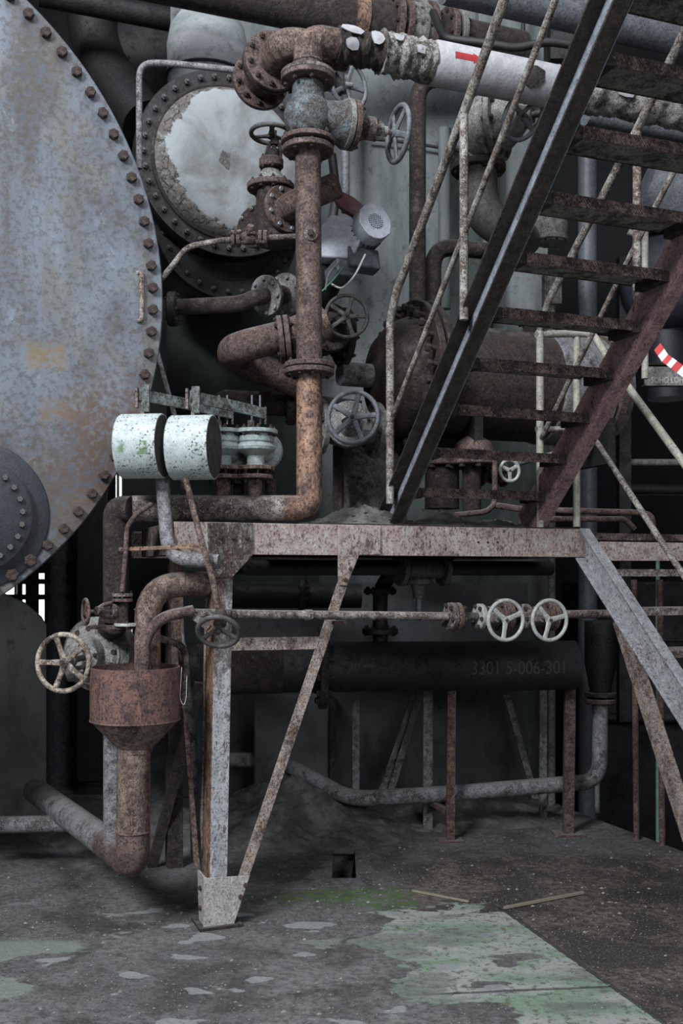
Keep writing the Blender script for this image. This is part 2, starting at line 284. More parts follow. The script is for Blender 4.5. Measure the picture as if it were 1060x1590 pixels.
    c = mix(N, L, mul(moss, 0.9), c, mix(N, L, ramp(N, L, n3, 0.42, 0.6), lin((36, 62, 24)), lin((76, 108, 50))))
    # joint lines
    j = math_(N, L, 'ABSOLUTE', add(side, W1(0.02, n3)))
    jl = mul(ramp(N, L, j, 0.006, 0.016, 1, 0), ramp(N, L, yy, 5.4, 5.5, 1, 0))
    j2 = math_(N, L, 'ABSOLUTE', add(add(add(yy, -4.28), mul(xx, -0.10)), W1(0.03, n2)))
    jl2 = mul(ramp(N, L, j2, 0.005, 0.016, 1, 0), mul(ramp(N, L, xx, 0.2, 0.5), ramp(N, L, side, 0, 0.01, 1, 0)))
    c = mix(N, L, mul(math_(N, L, 'MAXIMUM', jl, jl2), 0.8), c, lin((44, 46, 44)))
    # light chips
    c = mix(N, L, ramp(N, L, n5, 0.70, 0.74, 0, 0.8), c, lin((156, 158, 158)))
    c = mix(N, L, ramp(N, L, n4, 0.66, 0.72, 0, 0.6), c, lin((140, 140, 136)))
    L.new(c, B.inputs['Base Color'])
    L.new(ramp(N, L, n2, 0.35, 0.65, 0.62, 0.9), B.inputs['Roughness'])
    h = add(add(mul(n2, 0.6), mul(n3, 0.7)), mul(n4, 0.25)); h = add(h, mul(paint, -0.15)); h = add(h, mul(jl, -1.0))
    bp = N.new('ShaderNodeBump'); bp.inputs['Strength'].default_value = 0.9; bp.inputs['Distance'].default_value = 0.02
    L.new(h, bp.inputs['Height']); L.new(bp.outputs[0], B.inputs['Normal'])
    return m
M['floor'] = floor_material()
def emis(name, col, st):
    m, T, N, L, B = nt(name); B.inputs['Base Color'].default_value = (0, 0, 0, 1)
    B.inputs['Emission Color'].default_value = col; B.inputs['Emission Strength'].default_value = st; return m
M['daylight'] = emis('daylight', (0.9, 0.95, 1, 1), 3.0)
def flat(name, col, rough=0.7):
    m, T, N, L, B = nt(name); B.inputs['Base Color'].default_value = lin(col); B.inputs['Roughness'].default_value = rough
    v, _ = coords(N, L); c = mix(N, L, ramp(N, L, noise(N, L, v, 30, 5), 0.4, 0.7, 0, 0.4), lin(col), tuple(q*0.6 for q in lin(col)[:3])+(1,)); L.new(c, B.inputs['Base Color'])
    return m
M['red_mark'] = flat('red_mark', (170, 48, 50)); M['stencil'] = flat('stencil_paint', (74, 72, 68)); M['tape_white'] = flat('tape_white', (230, 230, 232)); M['tape_red'] = flat('tape_red', (200, 62, 62))
M['sign_text'] = flat('sign_lettering', (190, 190, 180)); M['black'] = flat('black_gap', (12, 12, 13)); M['wood'] = flat('wood_strip', (132, 126, 108))

def smear():
    m, T, N, L, B = nt('green_smear'); v, _ = coords(N, L); tr = N.new('ShaderNodeBsdfTransparent'); mx = N.new('ShaderNodeMixShader')
    L.new(ramp(N, L, noise(N, L, v, 16, 6, 0.6), 0.46, 0.62, 0, 0.75), mx.inputs[0]); L.new(tr.outputs[0], mx.inputs[1]); L.new(B.outputs[0], mx.inputs[2])
    L.new(mx.outputs[0], N['Material Output'].inputs[0]); B.inputs['Base Color'].default_value = lin((112, 150, 100)); return m
M['smear'] = smear()
# ------------------------------------------------------------------ mesh builder
def perp(a):
    a = a.normalized(); h = Z if abs(a.z) < 0.9 else X
    p = a.cross(h).normalized(); return p, a.cross(p).normalized()
def fil(pts, r, n=6):
    """round the corners of a polyline"""
    pts = [V3(p) for p in pts]; out = [pts[0]]
    for i in range(1, len(pts)-1):
        a, b, c = pts[i-1], pts[i], pts[i+1]; d1, d2 = (a-b), (c-b)
        rr = r[i-1] if isinstance(r, (list, tuple)) else r
        k = min(rr, d1.length*0.49, d2.length*0.49); p0 = b+d1.normalized()*k; p1 = b+d2.normalized()*k
        for j in range(n+1):
            t = j/n; out.append(p0*(1-t)**2+b*2*t*(1-t)+p1*t*t)
    out.append(pts[-1]); return out
class MB:
    def __init__(s): s.v = []; s.f = []
    def ring(s, c, a, b, r, n):
        i = len(s.v)
        for k in range(n):
            t = 2*PI*k/n; s.v.append(c+a*(r*math.cos(t))+b*(r*math.sin(t)))
        return i
    def tube(s, pts, r, n=16, caps=True, closed=False, wob=0):
        pts = [V3(p) for p in pts]; m = len(pts); rs = r if isinstance(r, (list, tuple)) else [r]*m
        prev = None; rings = []
        for i in range(m):
            if closed: t = pts[(i+1) % m]-pts[i-1]
            else: t = pts[min(i+1, m-1)]-pts[max(i-1, 0)]
            t.normalize()
            if prev is None: a, b = perp(t)
            else:
                a = prev-t*prev.dot(t)
                if a.length < 1e-6: a, b = perp(t)
                a.normalize(); b = t.cross(a)
            prev = a
            rings.append(s.ring(pts[i], a, b, rs[i]*(1+random.uniform(-wob, wob)), n))
        for i in range(m if closed else m-1):
            p, q = rings[i], rings[(i+1) % m]
            for k in range(n): s.f.append((p+k, p+(k+1) % n, q+(k+1) % n, q+k))
        if caps and not closed:
            s.f.append(tuple(rings[0]+k for k in range(n))[::-1]); s.f.append(tuple(rings[-1]+k for k in range(n)))
        return s
    def lathe(s, prof, c, ax, n=32, caps=True):
        c = V3(c); ax = V3(ax).normalized(); a, b = perp(ax); rings = []
        for (r, t) in prof: rings.append(s.ring(c+ax*t, a, b, max(r, 1e-4), n))
        for i in range(len(prof)-1):
            p, q = rings[i], rings[i+1]
            for k in range(n): s.f.append((p+k, p+(k+1) % n, q+(k+1) % n, q+k))
        if caps:
            s.f.append(tuple(rings[0]+k for k in range(n))[::-1]); s.f.append(tuple(rings[-1]+k for k in range(n)))
        return s
    def cyl(s, a, b, r, n=20, r2=None):
        a, b = V3(a), V3(b); return s.lathe([(r, 0), (r if r2 is None else r2, (b-a).length)], a, b-a, n)
    def torus(s, c, nrm, R, r, n=40, m=10, flat=1.0):
        c = V3(c); ax = V3(nrm).normalized(); a, b = perp(ax); i0 = len(s.v)
        for i in range(n):
            t = 2*PI*i/n; d = a*math.cos(t)+b*math.sin(t)
            for j in range(m):
                u = 2*PI*j/m; s.v.append(c+d*(R+r*math.cos(u))+ax*(r*flat*math.sin(u)))
        for i in range(n):
            for j in range(m):
                s.f.append((i0+i*m+j, i0+((i+1) % n)*m+j, i0+((i+1) % n)*m+(j+1) % m, i0+i*m+(j+1) % m))
        return s
    def extr(s, poly, A, B, xa, ya):
        A, B = V3(A), V3(B); n = len(poly); i = len(s.v)
        for Q in (A, B):
            for (p, q) in poly: s.v.append(Q+xa*p+ya*q)
        for k in range(n): s.f.append((i+k, i+(k+1) % n, i+n+(k+1) % n, i+n+k))
        s.f.append(tuple(i+k for k in range(n))[::-1]); s.f.append(tuple(i+n+k for k in range(n)))
        return s
    def box(s, c, dx, dy, dz, ax=X, ay=Yv, az=Z):
        c = V3(c); h = [(-dx/2, -dy/2), (dx/2, -dy/2), (dx/2, dy/2), (-dx/2, dy/2)]
        return s.extr(h, c-az*(dz/2), c+az*(dz/2), ax, ay)
    def bar(s, a, b, w, h, side=None):
        a, b = V3(a), V3(b); d = (b-a).normalized()
        if side is None: p, q = perp(d)
        else: p = (side-d*side.dot(d)).normalized(); q = d.cross(p)
        return s.extr([(-w/2, -h/2), (w/2, -h/2), (w/2, h/2), (-w/2, h/2)], a, b, p, q)
    def mesh(s, name, off, smooth=40):
        me = bpy.data.meshes.new(name); me.from_pydata([tuple(v-off) for v in s.v], [], s.f); me.validate()
        me.update()
        import bmesh
        bm = bmesh.new(); bm.from_mesh(me); bmesh.ops.recalc_face_normals(bm, faces=bm.faces); bm.to_mesh(me); bm.free()
        if smooth: me.shade_smooth(); me.set_sharp_from_angle(angle=math.radians(smooth))
        else: me.shade_flat()
        return me
def CH(h, fl, tw=0.008, tf=0.011):    # channel profile: web on y axis at x=0, flanges towards +x
    a = h/2; return [(0, -a), (fl, -a), (fl, -a+tf), (tw, -a+tf), (tw, a-tf), (fl, a-tf), (fl, a), (0, a)]
def LP(a, b, t=0.008): return [(0, 0), (a, 0), (a, t), (t, t), (t, b), (0, b)]

class Thing:
    def __init__(s, name, label, cat, loc, group=None, kind=None):
        o = bpy.data.objects.new(name, None); COL.objects.link(o); o.location = loc; o.empty_display_size = 0.1
        o['label'] = label; o['category'] = cat
        if group: o['group'] = group
        if kind: o['kind'] = kind
        s.o = o; s.loc = V3(loc)
    def part(s, name, mb, mat, parent=None, label=None, bevel=0, smooth=40):
        o = bpy.data.objects.new(name, mb.mesh(name, s.loc, smooth)); COL.objects.link(o)
        o.parent = parent or s.o; o.data.materials.append(M[mat])
        if label: o['label'] = label
        if bevel: add_bevel(o, bevel)
        return o
def add_bevel(o, w):
    b = o.modifiers.new('bevel', 'BEVEL'); b.width = w; b.segments = 2; b.limit_method = 'ANGLE'; b.angle_limit = math.radians(50)
def one(name, label, cat, mb, mat, loc=None, group=None, kind=None, bevel=0, smooth=40):
    """a thing that is one mesh"""
    if loc is None:
        lo = min(mb.v, key=lambda q: q.z); loc = V3((sum(q.x for q in mb.v)/len(mb.v), sum(q.y for q in mb.v)/len(mb.v), lo.z))
    o = bpy.data.objects.new(name, mb.mesh(name, V3(loc), smooth)); COL.objects.link(o); o.location = loc
    if label: o['label'] = label
    if cat: o['category'] = cat
    if group: o['group'] = group
    if kind: o['kind'] = kind
    o.data.materials.append(M[mat])
    if bevel: add_bevel(o, bevel)
    return o
def struct(name, mb, mat, smooth=0, label=None): return one(name, label, None, mb, mat, loc=V3((0, 0, 0)), kind='structure', smooth=smooth)

_bolt = {}
def bolt_mesh(r, L, mat, stud=True):
    k = (round(r, 4), round(L, 4), mat, stud)
    if k not in _bolt:
        mb = MB(); h = r*1.1
        mb.lathe([(r*0.9, L/2), (r, L/2+h*0.15), (r, L/2+h*0.8), (r*0.8, L/2+h)], (0, 0, 0), Z, 6)
        if stud: mb.lathe([(r*0.5, L/2+h*0.9), (r*0.5, L/2+h*1.55), (r*0.35, L/2+h*1.7)], (0, 0, 0), Z, 8)
        if L > 0.004: mb.lathe([(r*0.8, -L/2-h), (r, -L/2-h*0.8), (r, -L/2)], (0, 0, 0), Z, 6); mb.lathe([(r*0.55, -L/2), (r*0.55, L/2)], (0, 0, 0), Z, 8)
        me = mb.mesh('bolt', V3((0, 0, 0)), 30); me.materials.append(M[mat]); _bolt[k] = me
    return _bolt[k]
def put_bolt(T, pos, ax, r, L, mat='bolt', parent=None, stud=True, name='bolt'):
    o = bpy.data.objects.new(name, bolt_mesh(r, L, mat, stud)); COL.objects.link(o); o.parent = parent or T.o
    o.location = V3(pos)-T.loc; q = V3(ax).to_track_quat('Z', 'Y'); o.rotation_mode = 'QUATERNION'
    o.rotation_quaternion = q @ Matrix.Rotation(random.uniform(0, 1), 3, 'Z').to_quaternion(); return o
def flange(T, c, ax, R, t, mat, n=8, br=None, bmat='bolt', bR=None, ph=0.2, parent=None, L=None, stud=True, hub=0):
    c = V3(c); ax = V3(ax).normalized(); e = t*0.12
    prof = [(R-e, -t/2), (R, -t/2+e), (R, t/2-e), (R-e, t/2)]
    if hub: prof = [(hub, -t*1.6)]+prof+[(hub, t*0.5)]
    f = T.part('flange', MB().lathe(prof, c, ax, 40), mat, parent)
    if n:
        bR = bR or R*0.83; br = br or R*0.085; a, b = perp(ax)
        for k in range(n):
            an = ph+2*PI*k/n; put_bolt(T, c+a*(bR*math.cos(an))+b*(bR*math.sin(an)), ax, br, L or t, bmat, f, stud)
    return f
def pair(T, c, ax, R, t, mat, n=8, gap=0.006, **k):
    """two mated flanges held by one ring of bolts"""
    ax = V3(ax).normalized(); c = V3(c)
    flange(T, c-ax*(t/2+gap/2), ax, R, t, mat, 0)
    f = flange(T, c+ax*(t/2+gap/2), ax, R, t, mat, 0)
    bR = k.get('bR') or R*0.83; br = k.get('br') or R*0.085; a, b = perp(ax)
    T.part('gasket', MB().lathe([(R*0.7, -gap), (R*0.7, gap)], c, ax, 32), 'black')
    for q in range(n):
        an = 0.2+2*PI*q/n; put_bolt(T, c+a*(bR*math.cos(an))+b*(bR*math.sin(an)), ax, br, 2*t+gap, k.get('bmat', 'bolt'), f)
def wheel(T, c, n, R, rr, spokes, mat, rot=0.0, dish=0.0, name='handwheel', sw=None, flat=1.0, hubr=None, hubcol='bolt', parent=None):
    c = V3(c); n = V3(n).normalized(); a, b = perp(n)
    if abs(n.z) < 0.9: b = (Z-n*n.z).normalized(); a = b.cross(n)
    rim = T.part(name, MB().torus(c, n, R-rr, rr, 48, 12, flat), mat, parent)
    hub = c-n*dish; hr = hubr or R*0.16; sw = sw or rr*1.1
    T.part('hub', MB().lathe([(hr, -hr*0.7), (hr*1.05, 0), (hr*0.8, hr*0.6)], hub, n, 20), mat, rim)
    T.part('nut', MB().lathe([(hr*0.5, 0), (hr*0.5, hr*0.9), (hr*0.3, hr*1.1)], hub, n, 6), hubcol, rim)
    for k in range(spokes):
        t = rot+2*PI*k/spokes; d = a*math.sin(t)+b*math.cos(t)
        s1 = d.cross(n); m = MB(); A = hub+d*hr*0.7; Bq = c+d*(R-rr*1.3)
        i = len(m.v)
        for (Q, ww, th) in ((A, sw*1.25, sw*0.8), ((A+Bq)/2, sw*0.95, sw*0.6), (Bq, sw*1.15, sw*0.6)):
            for j in range(8):
                u = 2*PI*j/8; m.v.append(Q+s1*(ww*math.cos(u))+n*(th*math.sin(u)))
        for q in (0, 8):
            for j in range(8): m.f.append((i+q+j, i+q+(j+1) % 8, i+q+8+(j+1) % 8, i+q+8+j))
        m.f.append(tuple(range(i, i+8))); m.f.append(tuple(range(i+16, i+24)))
        T.part('spoke', m, mat, rim)
    return rim
def yoke(T, a, b, side, w, t, mat):
    """two curved arms carrying the stem nut"""
    a, b = V3(a), V3(b); side = V3(side).normalized()
    for s in (-1, 1):
        mid = (a+b)/2
        T.part('yoke_arm', MB().tube(fil([a+side*s*w*0.8, a+(b-a)*0.25+side*s*w, a+(b-a)*0.75+side*s*w*0.8, b+side*s*w*0.35], t*3), t, 8), mat)
    T.part('stem_nut', MB().lathe([(w*0.6, -t*1.4), (w*0.6, t*1.4)], b, b-a, 16), mat)
def valve(name, label, c, pd, sd, r, half, fR, stem, wR, mat, fmat=None, wmat=None, spokes=5, n=8, rr=None, rot=0, bonnet=0.8, wn=None, bmat='bolt', group=None, wdish=0.0, ft=None, nbon=6, body=1.25, wheel_at=None):
    """a hand-operated gate valve: r pipe radius, half face-to-face length, fR flange radius, stem bonnet-to-wheel length"""
    c = V3(c); pd = V3(pd).normalized(); sd = V3(sd).normalized(); fmat = fmat or mat; wmat = wmat or mat; ft = ft or fR*0.22
    if wheel_at is not None: c = V3(wheel_at)-sd*(r*body*1.1+fR*0.35+r*1.3+stem)
    T = Thing(name, label, 'valve', c, group)
    T.part('body', MB().lathe([(r, -half), (r, -half*0.6), (r*body*0.95, -half*0.35), (r*body*1.08, 0), (r*body*0.95, half*0.35), (r, half*0.6), (r, half)], c, pd, 28), mat)
    for s in (-1, 1):
        if fR: flange(T, c+pd*s*(half-ft/2), pd*s, fR, ft, fmat, n, bmat=bmat)
    bl = r*body*1.1+fR*0.35 if fR else r*1.6
    T.part('bonnet_neck', MB().lathe([(r*0.95, 0), (r*0.9, bl)], c, sd, 24), mat)
    Rb = max(r*1.25, fR*bonnet)
    flange(T, c+sd*bl, sd, Rb, ft*1.5, fmat, nbon, bmat=bmat)
    T.part('bonnet', MB().lathe([(r*0.95, bl), (r*0.8, bl+r*0.5), (r*0.45, bl+r*0.9), (r*0.45, bl+r*1.3)], c, sd, 24), mat)
    e = bl+r*1.3; side = sd.cross(pd).normalized() if abs(sd.dot(pd)) < 0.9 else perp(sd)[0]
    yoke(T, c+sd*(e-r*0.5), c+sd*(e+stem*0.62), pd, r*0.55, r*0.13, mat)
    T.part('stem', MB().cyl(c+sd*e, c+sd*(e+stem*1.08), r*0.16, 10), 'dark_wheel')
    wheel(T, c+sd*(e+stem), wn or sd, wR, rr or wR*0.09, spokes, wmat, rot, wdish)
    return T
def pipeline(name, label, pts, r, mat, bend=0.12, n=20, cat='pipe', weld=(), group=None, wob=0):
    """pts in world space"""
    pts = [V3(p) for p in pts]; lo = min(pts, key=lambda q: q.z)
    T = Thing(name, label, cat, lo, group)
    T.part('pipe_run', MB().tube(fil(pts, bend, 8), r, n, wob=wob), mat)
    for (c, ax) in weld: T.part('weld_seam', MB().torus(c, ax, r*1.0, r*0.06, 28, 6), mat)
    return T
def thin(name, label, pts, r, mat, bend=0.05, cat='pipe', n=10, group=None):
    return one(name, label, cat, MB().tube(fil(pts, bend, 6), r, n), mat, group=group)

# ================================================================== the setting
zf = 0.0
def floor_mesh():
    m = MB()
    hx0, hx1, hy0, hy1 = -0.055, 0.085, 5.98, 6.62
    edge = [(1.76, 7.63), (2.17, 6.56), (2.9, 4.6), (4.2, 1.2)]
    def poly(ps, z=0):
        i = len(m.v); m.v += [V3((a, b, z)) for a, b in ps]; m.f.append(tuple(range(i, i+len(ps))))
    poly([(-9, -3), (hx0, -3), (hx0, 16), (-9, 16)])
    poly([(hx0, -3), (hx1, -3), (hx1, hy0), (hx0, hy0)])
    poly([(hx0, hy1), (hx1, hy1), (hx1, 16), (hx0, 16)])
    poly([(hx1, -3), (5.8, -3), (4.2, 1.2), (2.9, 4.6), (2.17, 6.56), (1.76, 7.63), (1.5, 8.4), (1.5, 16), (hx1, 16)])
    # pit walls
    q = [(hx0, hy0), (hx1-0.03, hy0), (hx1, hy1), (hx0, hy1)]
    for k in range(4):
        a, b = q[k], q[(k+1) % 4]; i = len(m.v)
        m.v += [V3((a[0], a[1], 0)), V3((b[0], b[1], 0)), V3((b[0], b[1], -0.5)), V3((a[0], a[1], -0.5))]; m.f.append((i, i+1, i+2, i+3))
    poly([(hx0, hy0), (hx1, hy0), (hx1, hy1), (hx0, hy1)], -0.5)
    # slab edge at the right
    e = [(5.8, -3), (4.2, 1.2), (2.9, 4.6), (2.17, 6.56), (1.76, 7.63), (1.5, 8.4), (1.5, 16)]
    for k in range(len(e)-1):
        a, b = e[k], e[k+1]; i = len(m.v)
        m.v += [V3((a[0], a[1], 0)), V3((b[0], b[1], 0)), V3((b[0], b[1], -0.35)), V3((a[0], a[1], -0.35))]; m.f.append((i, i+1, i+2, i+3))
    return m
struct('floor', floor_mesh(), 'floor')
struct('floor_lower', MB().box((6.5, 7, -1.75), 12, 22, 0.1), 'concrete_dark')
m = MB(); yb = 15.0   # back wall with openings low at the left
def wall_with_holes(x0, x1, z0, z1, y, holes, th=0.3):
    m = MB(); xs = sorted({x0, x1, *[h[0] for h in holes], *[h[1] for h in holes]}); zs = sorted({z0, z1, *[h[2] for h in holes], *[h[3] for h in holes]})
    for i in range(len(xs)-1):
        for j in range(len(zs)-1):
            cx, cz = (xs[i]+xs[i+1])/2, (zs[j]+zs[j+1])/2
            if any(h[0] < cx < h[1] and h[2] < cz < h[3] for h in holes): continue
            m.box((cx, y, cz), xs[i+1]-xs[i], th, zs[j+1]-zs[j])
    return m
holes = [(-4.97, -4.27, 0.9, 2.05), (-3.44, -3.17, 2.6, 3.25), (-3.12, -2.98, 0.4, 1.0), (3.28, 3.62, -0.1, 0.6), (4.4, 5.3, -0.6, 0.5)]
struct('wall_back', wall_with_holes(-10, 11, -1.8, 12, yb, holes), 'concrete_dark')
for k, h in enumerate(holes):
    fr = MB()
    t = struct('window_%d' % (k+1), MB().box(((h[0]+h[1])/2, yb+0.1, (h[2]+h[3])/2), h[1]-h[0], 0.02, h[3]-h[2]), 'daylight')
    fr.bar((h[0]+0.33*(h[1]-h[0]), yb, h[2]), (h[0]+0.33*(h[1]-h[0]), yb, h[3]), 0.04, 0.04); fr.bar((h[0]+0.7*(h[1]-h[0]), yb, h[2]), (h[0]+0.7*(h[1]-h[0]), yb, h[3]), 0.04, 0.04)
    b = one('window_bars', None, None, fr, 'dark', loc=V3((0, 0, 0))); b.parent = t
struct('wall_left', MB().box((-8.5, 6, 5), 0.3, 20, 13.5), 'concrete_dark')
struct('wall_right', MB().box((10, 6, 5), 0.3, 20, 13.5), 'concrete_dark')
# plastered inner wall behind the machinery
struct('wall_inner', MB().box((0.14, 8.45, 3.4), 3.0, 0.5, 6.8), 'plaster')

M['shade_panel'] = concrete('shaded_green_grey', (62, 70, 70), (46, 53, 54), (34, 36, 36), 2.0, 0.3)
M['saddle'] = concrete('saddle_concrete', (150, 152, 152), (116, 118, 120), (84, 84, 84), 2.5, 0.5)
struct('wall_shade_panel', MB().box((-0.78, 8.17, 2.16), 1.2, 0.06, 4.3), 'shade_panel')  # panel added over the wall; its dark green-grey carries the vessel's shade
# concrete saddle under the big tank
Ct = V3((-2.7333, 4.8202, 3.21)); Rt = 1.90
s0 = Ct+V*2.0
sp = [(1.482, -3.21), (1.482, -1.80), (1.45, -1.74), (1.335, -1.639), (1.1845, -1.567)]
for k in range(12):
    a = math.radians(-57-5.6*k); sp.append((1.93*math.cos(a), 1.93*math.sin(a)))
m = MB(); m.extr(sp+[(-1.3, -3.21)], s0, s0+V*0.6, U, Z)
one('concrete_saddle', 'grey concrete saddle block under the huge bolted tank, at the left edge', 'support', m, 'saddle', bevel=0.01)

# ================================================================== platform steel
PT = 2.02   # deck height
T = Thing('steel_platform', 'rusty steel platform on a blue-grey column carrying the staircase, red primer edge beam', 'platform', W(0, 0, 0))
BZ = PT-0.08
T.part('edge_beam', MB().extr(CH(0.16, 0.065), W(-0.22, 0.0, BZ), W(2.165, 0.0, BZ), V, Z), 'beam', bevel=0.002)
T.part('end_beam', MB().extr(CH(0.16, 0.065), W(2.165, 0.02, BZ), W(2.165, 1.25, BZ), -U, Z), 'beam', bevel=0.002)
T.part('end_beam', MB().extr(CH(0.16, 0.065), W(-0.22, 0.02, BZ), W(-0.22, 0.9, BZ), U, Z), 'gusset', bevel=0.002)
T.part('rear_beam', MB().extr(CH(0.16, 0.065), W(-0.22, 1.25, BZ), W(2.165, 1.25, BZ), -V, Z), 'beam')
T.part('deck_plate', MB().box(W(1.3, 0.64, PT+0.004), 1.72, 1.26, 0.008, U, V, Z), 'rust_dark')
T.part('joist', MB().bar(W(0.45, 0.05, PT-0.06), W(0.45, 1.25, PT-0.06), 0.05, 0.1, U), 'rust_dark')
T.part('joist', MB().bar(W(1.2, 0.05, PT-0.06), W(1.2, 1.25, PT-0.06), 0.05, 0.1, U), 'rust_dark')
# column: channel pair, slightly leaning as in the photograph
c0 = W(0.0, 0.0, 0.05); c1 = W(0.035, 0.0, PT-0.16)
cd = (c1-c0).normalized()
T.part('column', MB().extr([(-0.045, 0), (0.045, 0), (0.045, 0.13), (0.035, 0.13), (0.035, 0.012), (-0.035, 0.012), (-0.035, 0.13), (-0.045, 0.13)], c0, c1, U, V), 'column', bevel=0.002)
T.part('column', MB().extr([(-0.045, 0), (-0.038, 0), (-0.038, 0.02), (-0.045, 0.02)], c0+V*0.155-U*0.01, c1+V*0.155-U*0.01, U, V), 'brace')
T.part('column_side', MB().extr([(-0.049, 0.0), (-0.0455, 0.0), (-0.0455, 0.13), (-0.049, 0.13)], c0, c1, U, V), 'rust_orange', label='rust-brown side face')
cr = W(0.0, 1.15, 0.0)
T.part('rear_column', MB().bar(W(0.02, 1.15, 0), W(0.02, 1.15, PT-0.16), 0.09, 0.09, U), 'rust_dark')
# shoe at the foot
def platepoly(pts, Yd, th, out=V*-1, vshift=0.0):
    """plate in the front plane of the platform from photograph pixels"""
    A = []
    for (x, y) in pts:
        k = (x-CX)/F; t = (k*O.y-O.x)/(U.x-k*U.y); Yp = O.y+U.y*t
        A.append((t, (HY-y)*Yp/F+EYE))
    return A
def frontplate(T, name, pts, th, mat, off=-0.002, bolts=(), br=0.012, bevel=0.0015, bmat='bolt'):
    poly = platepoly(pts, 0, th); m = MB()
    base = W(0, off-th, 0); m.extr([(a, b) for a, b in poly], base, base+V*th, U, Z)
    o = T.part(name, m, mat, bevel=bevel)
    for (a, b) in platepoly(bolts, 0, th): put_bolt(T, W(a, off-th, b), -V, br, 0.0, bmat, o, False)
    return o
frontplate(T, 'foot_plate', [(315, 1362), (386, 1358), (362, 1432), (314, 1438)], 0.010, 'shoe', -0.012, [(379, 1372), (371, 1390)], 0.013)
m = MB(); A0 = W(-0.062, -0.02, 0); m.extr([(0, 0.0), (0.0, 0.26), (0.16, 0.26), (0.12, 0.0)], A0, A0-U*0.01, V, Z)
T.part('foot_plate', m, 'shoe', bevel=0.0015)
put_bolt(T, W(-0.072, 0.05, 0.19), -U, 0.013, 0.0, 'bolt', None, False); put_bolt(T, W(-0.072, 0.05, 0.09), -U, 0.013, 0.0, 'bolt', None, False)
T.part('base_plate', MB().box(W(0.01, 0.06, 0.008), 0.22, 0.20, 0.016, U, V, Z), 'rust_dark', bevel=0.002)
frontplate(T, 'gusset_plate', [(322, 812), (391, 812), (391, 862), (359, 897), (324, 897)], 0.012, 'gusset', -0.002, [(341, 834), (361, 834), (381, 834)], 0.013)
frontplate(T, 'gusset_plate', [(523, 816), (589, 817), (589, 861), (556, 862), (537, 909), (524, 909)], 0.012, 'beam', -0.002, [(542, 883), (534, 900)], 0.011)
for x_ in (742, 757, 772): 
    (a, b), = platepoly([(x_, 842)], 0, 0); T.part('rivet_hole', MB().lathe([(0.006, 0), (0.006, 0.004)], W(a, -0.004, b), V, 10), 'black')
# brace, strut
(a0, b0), (a1, b1) = platepoly([(376, 1366), (540, 880)], 0, 0)
A, B_ = W(a0, -0.006, b0), W(a1, -0.006, b1); d = (B_-A).normalized(); sidev = (U-d*U.dot(d)).normalized()
T.part('diagonal_brace', MB().extr([(-0.028, 0), (0.028, 0), (0.028, 0.05), (0.021, 0.05), (0.021, 0.007), (-0.028, 0.007)], A, B_, sidev, V), 'brace', bevel=0.001)
(a0, b0), (a1, b1) = platepoly([(356, 1000), (500, 999)], 0, 0)
T.part('strut', MB().extr(LP(0.065, 0.05), W(a0, 0.004, b0-0.034), W(a1, 0.004, b1-0.03), Z, V), 'brace', bevel=0.001)
(a0, b0), = platepoly([(522, 966)], 0, 0)
T.part('pipe_clip', MB().box(W(a0, -0.04, b0), 0.075, 0.05, 0.02, U, V, Z), 'rust_pale', bevel=0.002)
# rear diagonal leg seen left of the column
T.part('rear_brace', MB().bar(P(236, 1346, 6.2), P(310, 1060, 6.0), 0.06, 0.03, U), 'rust_dark')
T.part('rear_post', MB().extr(LP(0.07, 0.05), P(268, 1060, 5.6), P(262, 845, 5.6), U, V), 'rust_streak')

# ================================================================== upper staircase
S0 = V3((0.395, 5.5, 2.225)); ST = V3((0.0763, -0.199, 0.19)); WID = 0.79
T = Thing('upper_staircase', 'rusty open-tread steel staircase rising to the upper right with glossy dark left stringer', 'staircase', W(1.15, 0.1, PT))
D = ST.normalized(); Dn = (Z-D*D.z).normalized()
def sidepts(k, du, dz=0): return S0+ST*k+U*du+Z*dz
sa, sb = sidepts(-1.05, 0), sidepts(12.2, 0)
sw_ = T.part('left_stringer', MB().extr([(0, -0.085), (0.010, -0.085), (0.010, 0.085), (0, 0.085)], sa-U*0.012+Dn*0.035, sb-U*0.012+Dn*0.035, -U, Dn), 'stringer', label='glossy grey left stringer web')
for q in (-0.085, 0.075):
    T.part('stringer_flange', MB().extr([(0, q), (0.078, q), (0.078, q+0.011), (0, q+0.011)], sa-U*0.012+Dn*0.035, sb-U*0.012+Dn*0.035, -U, Dn), 'rust_dark', sw_, bevel=0.002)
T.part('right_stringer', MB().extr(CH(0.19, 0.075, 0.010, 0.012), sa+U*(WID+0.012)+Dn*0.02, sb+U*(WID+0.012)+Dn*0.02, U, Dn), 'stringer_red', label='red-brown primer right stringer', bevel=0.002)
T.part('foot', MB().box(sidepts(-1.0, -0.04, -0.0), 0.1, 0.16, 0.012, U, V, Z), 'rust_dark')
for k in range(0, 12):
    A = sidepts(k, 0.0); B2 = sidepts(k, WID)
    prof = [(0, 0.0), (0.245, 0.0), (0.245, -0.012), (0.239, -0.012), (0.239, -0.006), (0.006, -0.006), (0.006, -0.05), (0.0, -0.05)]
    tilt = random.uniform(-0.004, 0.004)
    t = T.part('tread', MB().extr(prof, A+U*0.03, B2-U*0.02+Z*tilt, V, Z), 'tread', bevel=0.001)
    m = MB().box(A+U*(WID/2)+V*0.122-Z*0.009+Z*tilt/2, WID-0.07, 0.225, 0.004, U, V, Z)
    T.part('underplate', m, 'tread_under', t)
    for q, s in ((A+U*0.018, 1), (B2-U*0.012, -1)):
        T.part('tread_bracket', MB().box(q+V*0.1-Z*0.03, 0.045, 0.2, 0.05, U, V, Z), 'rust_dark', t, bevel=0.001)
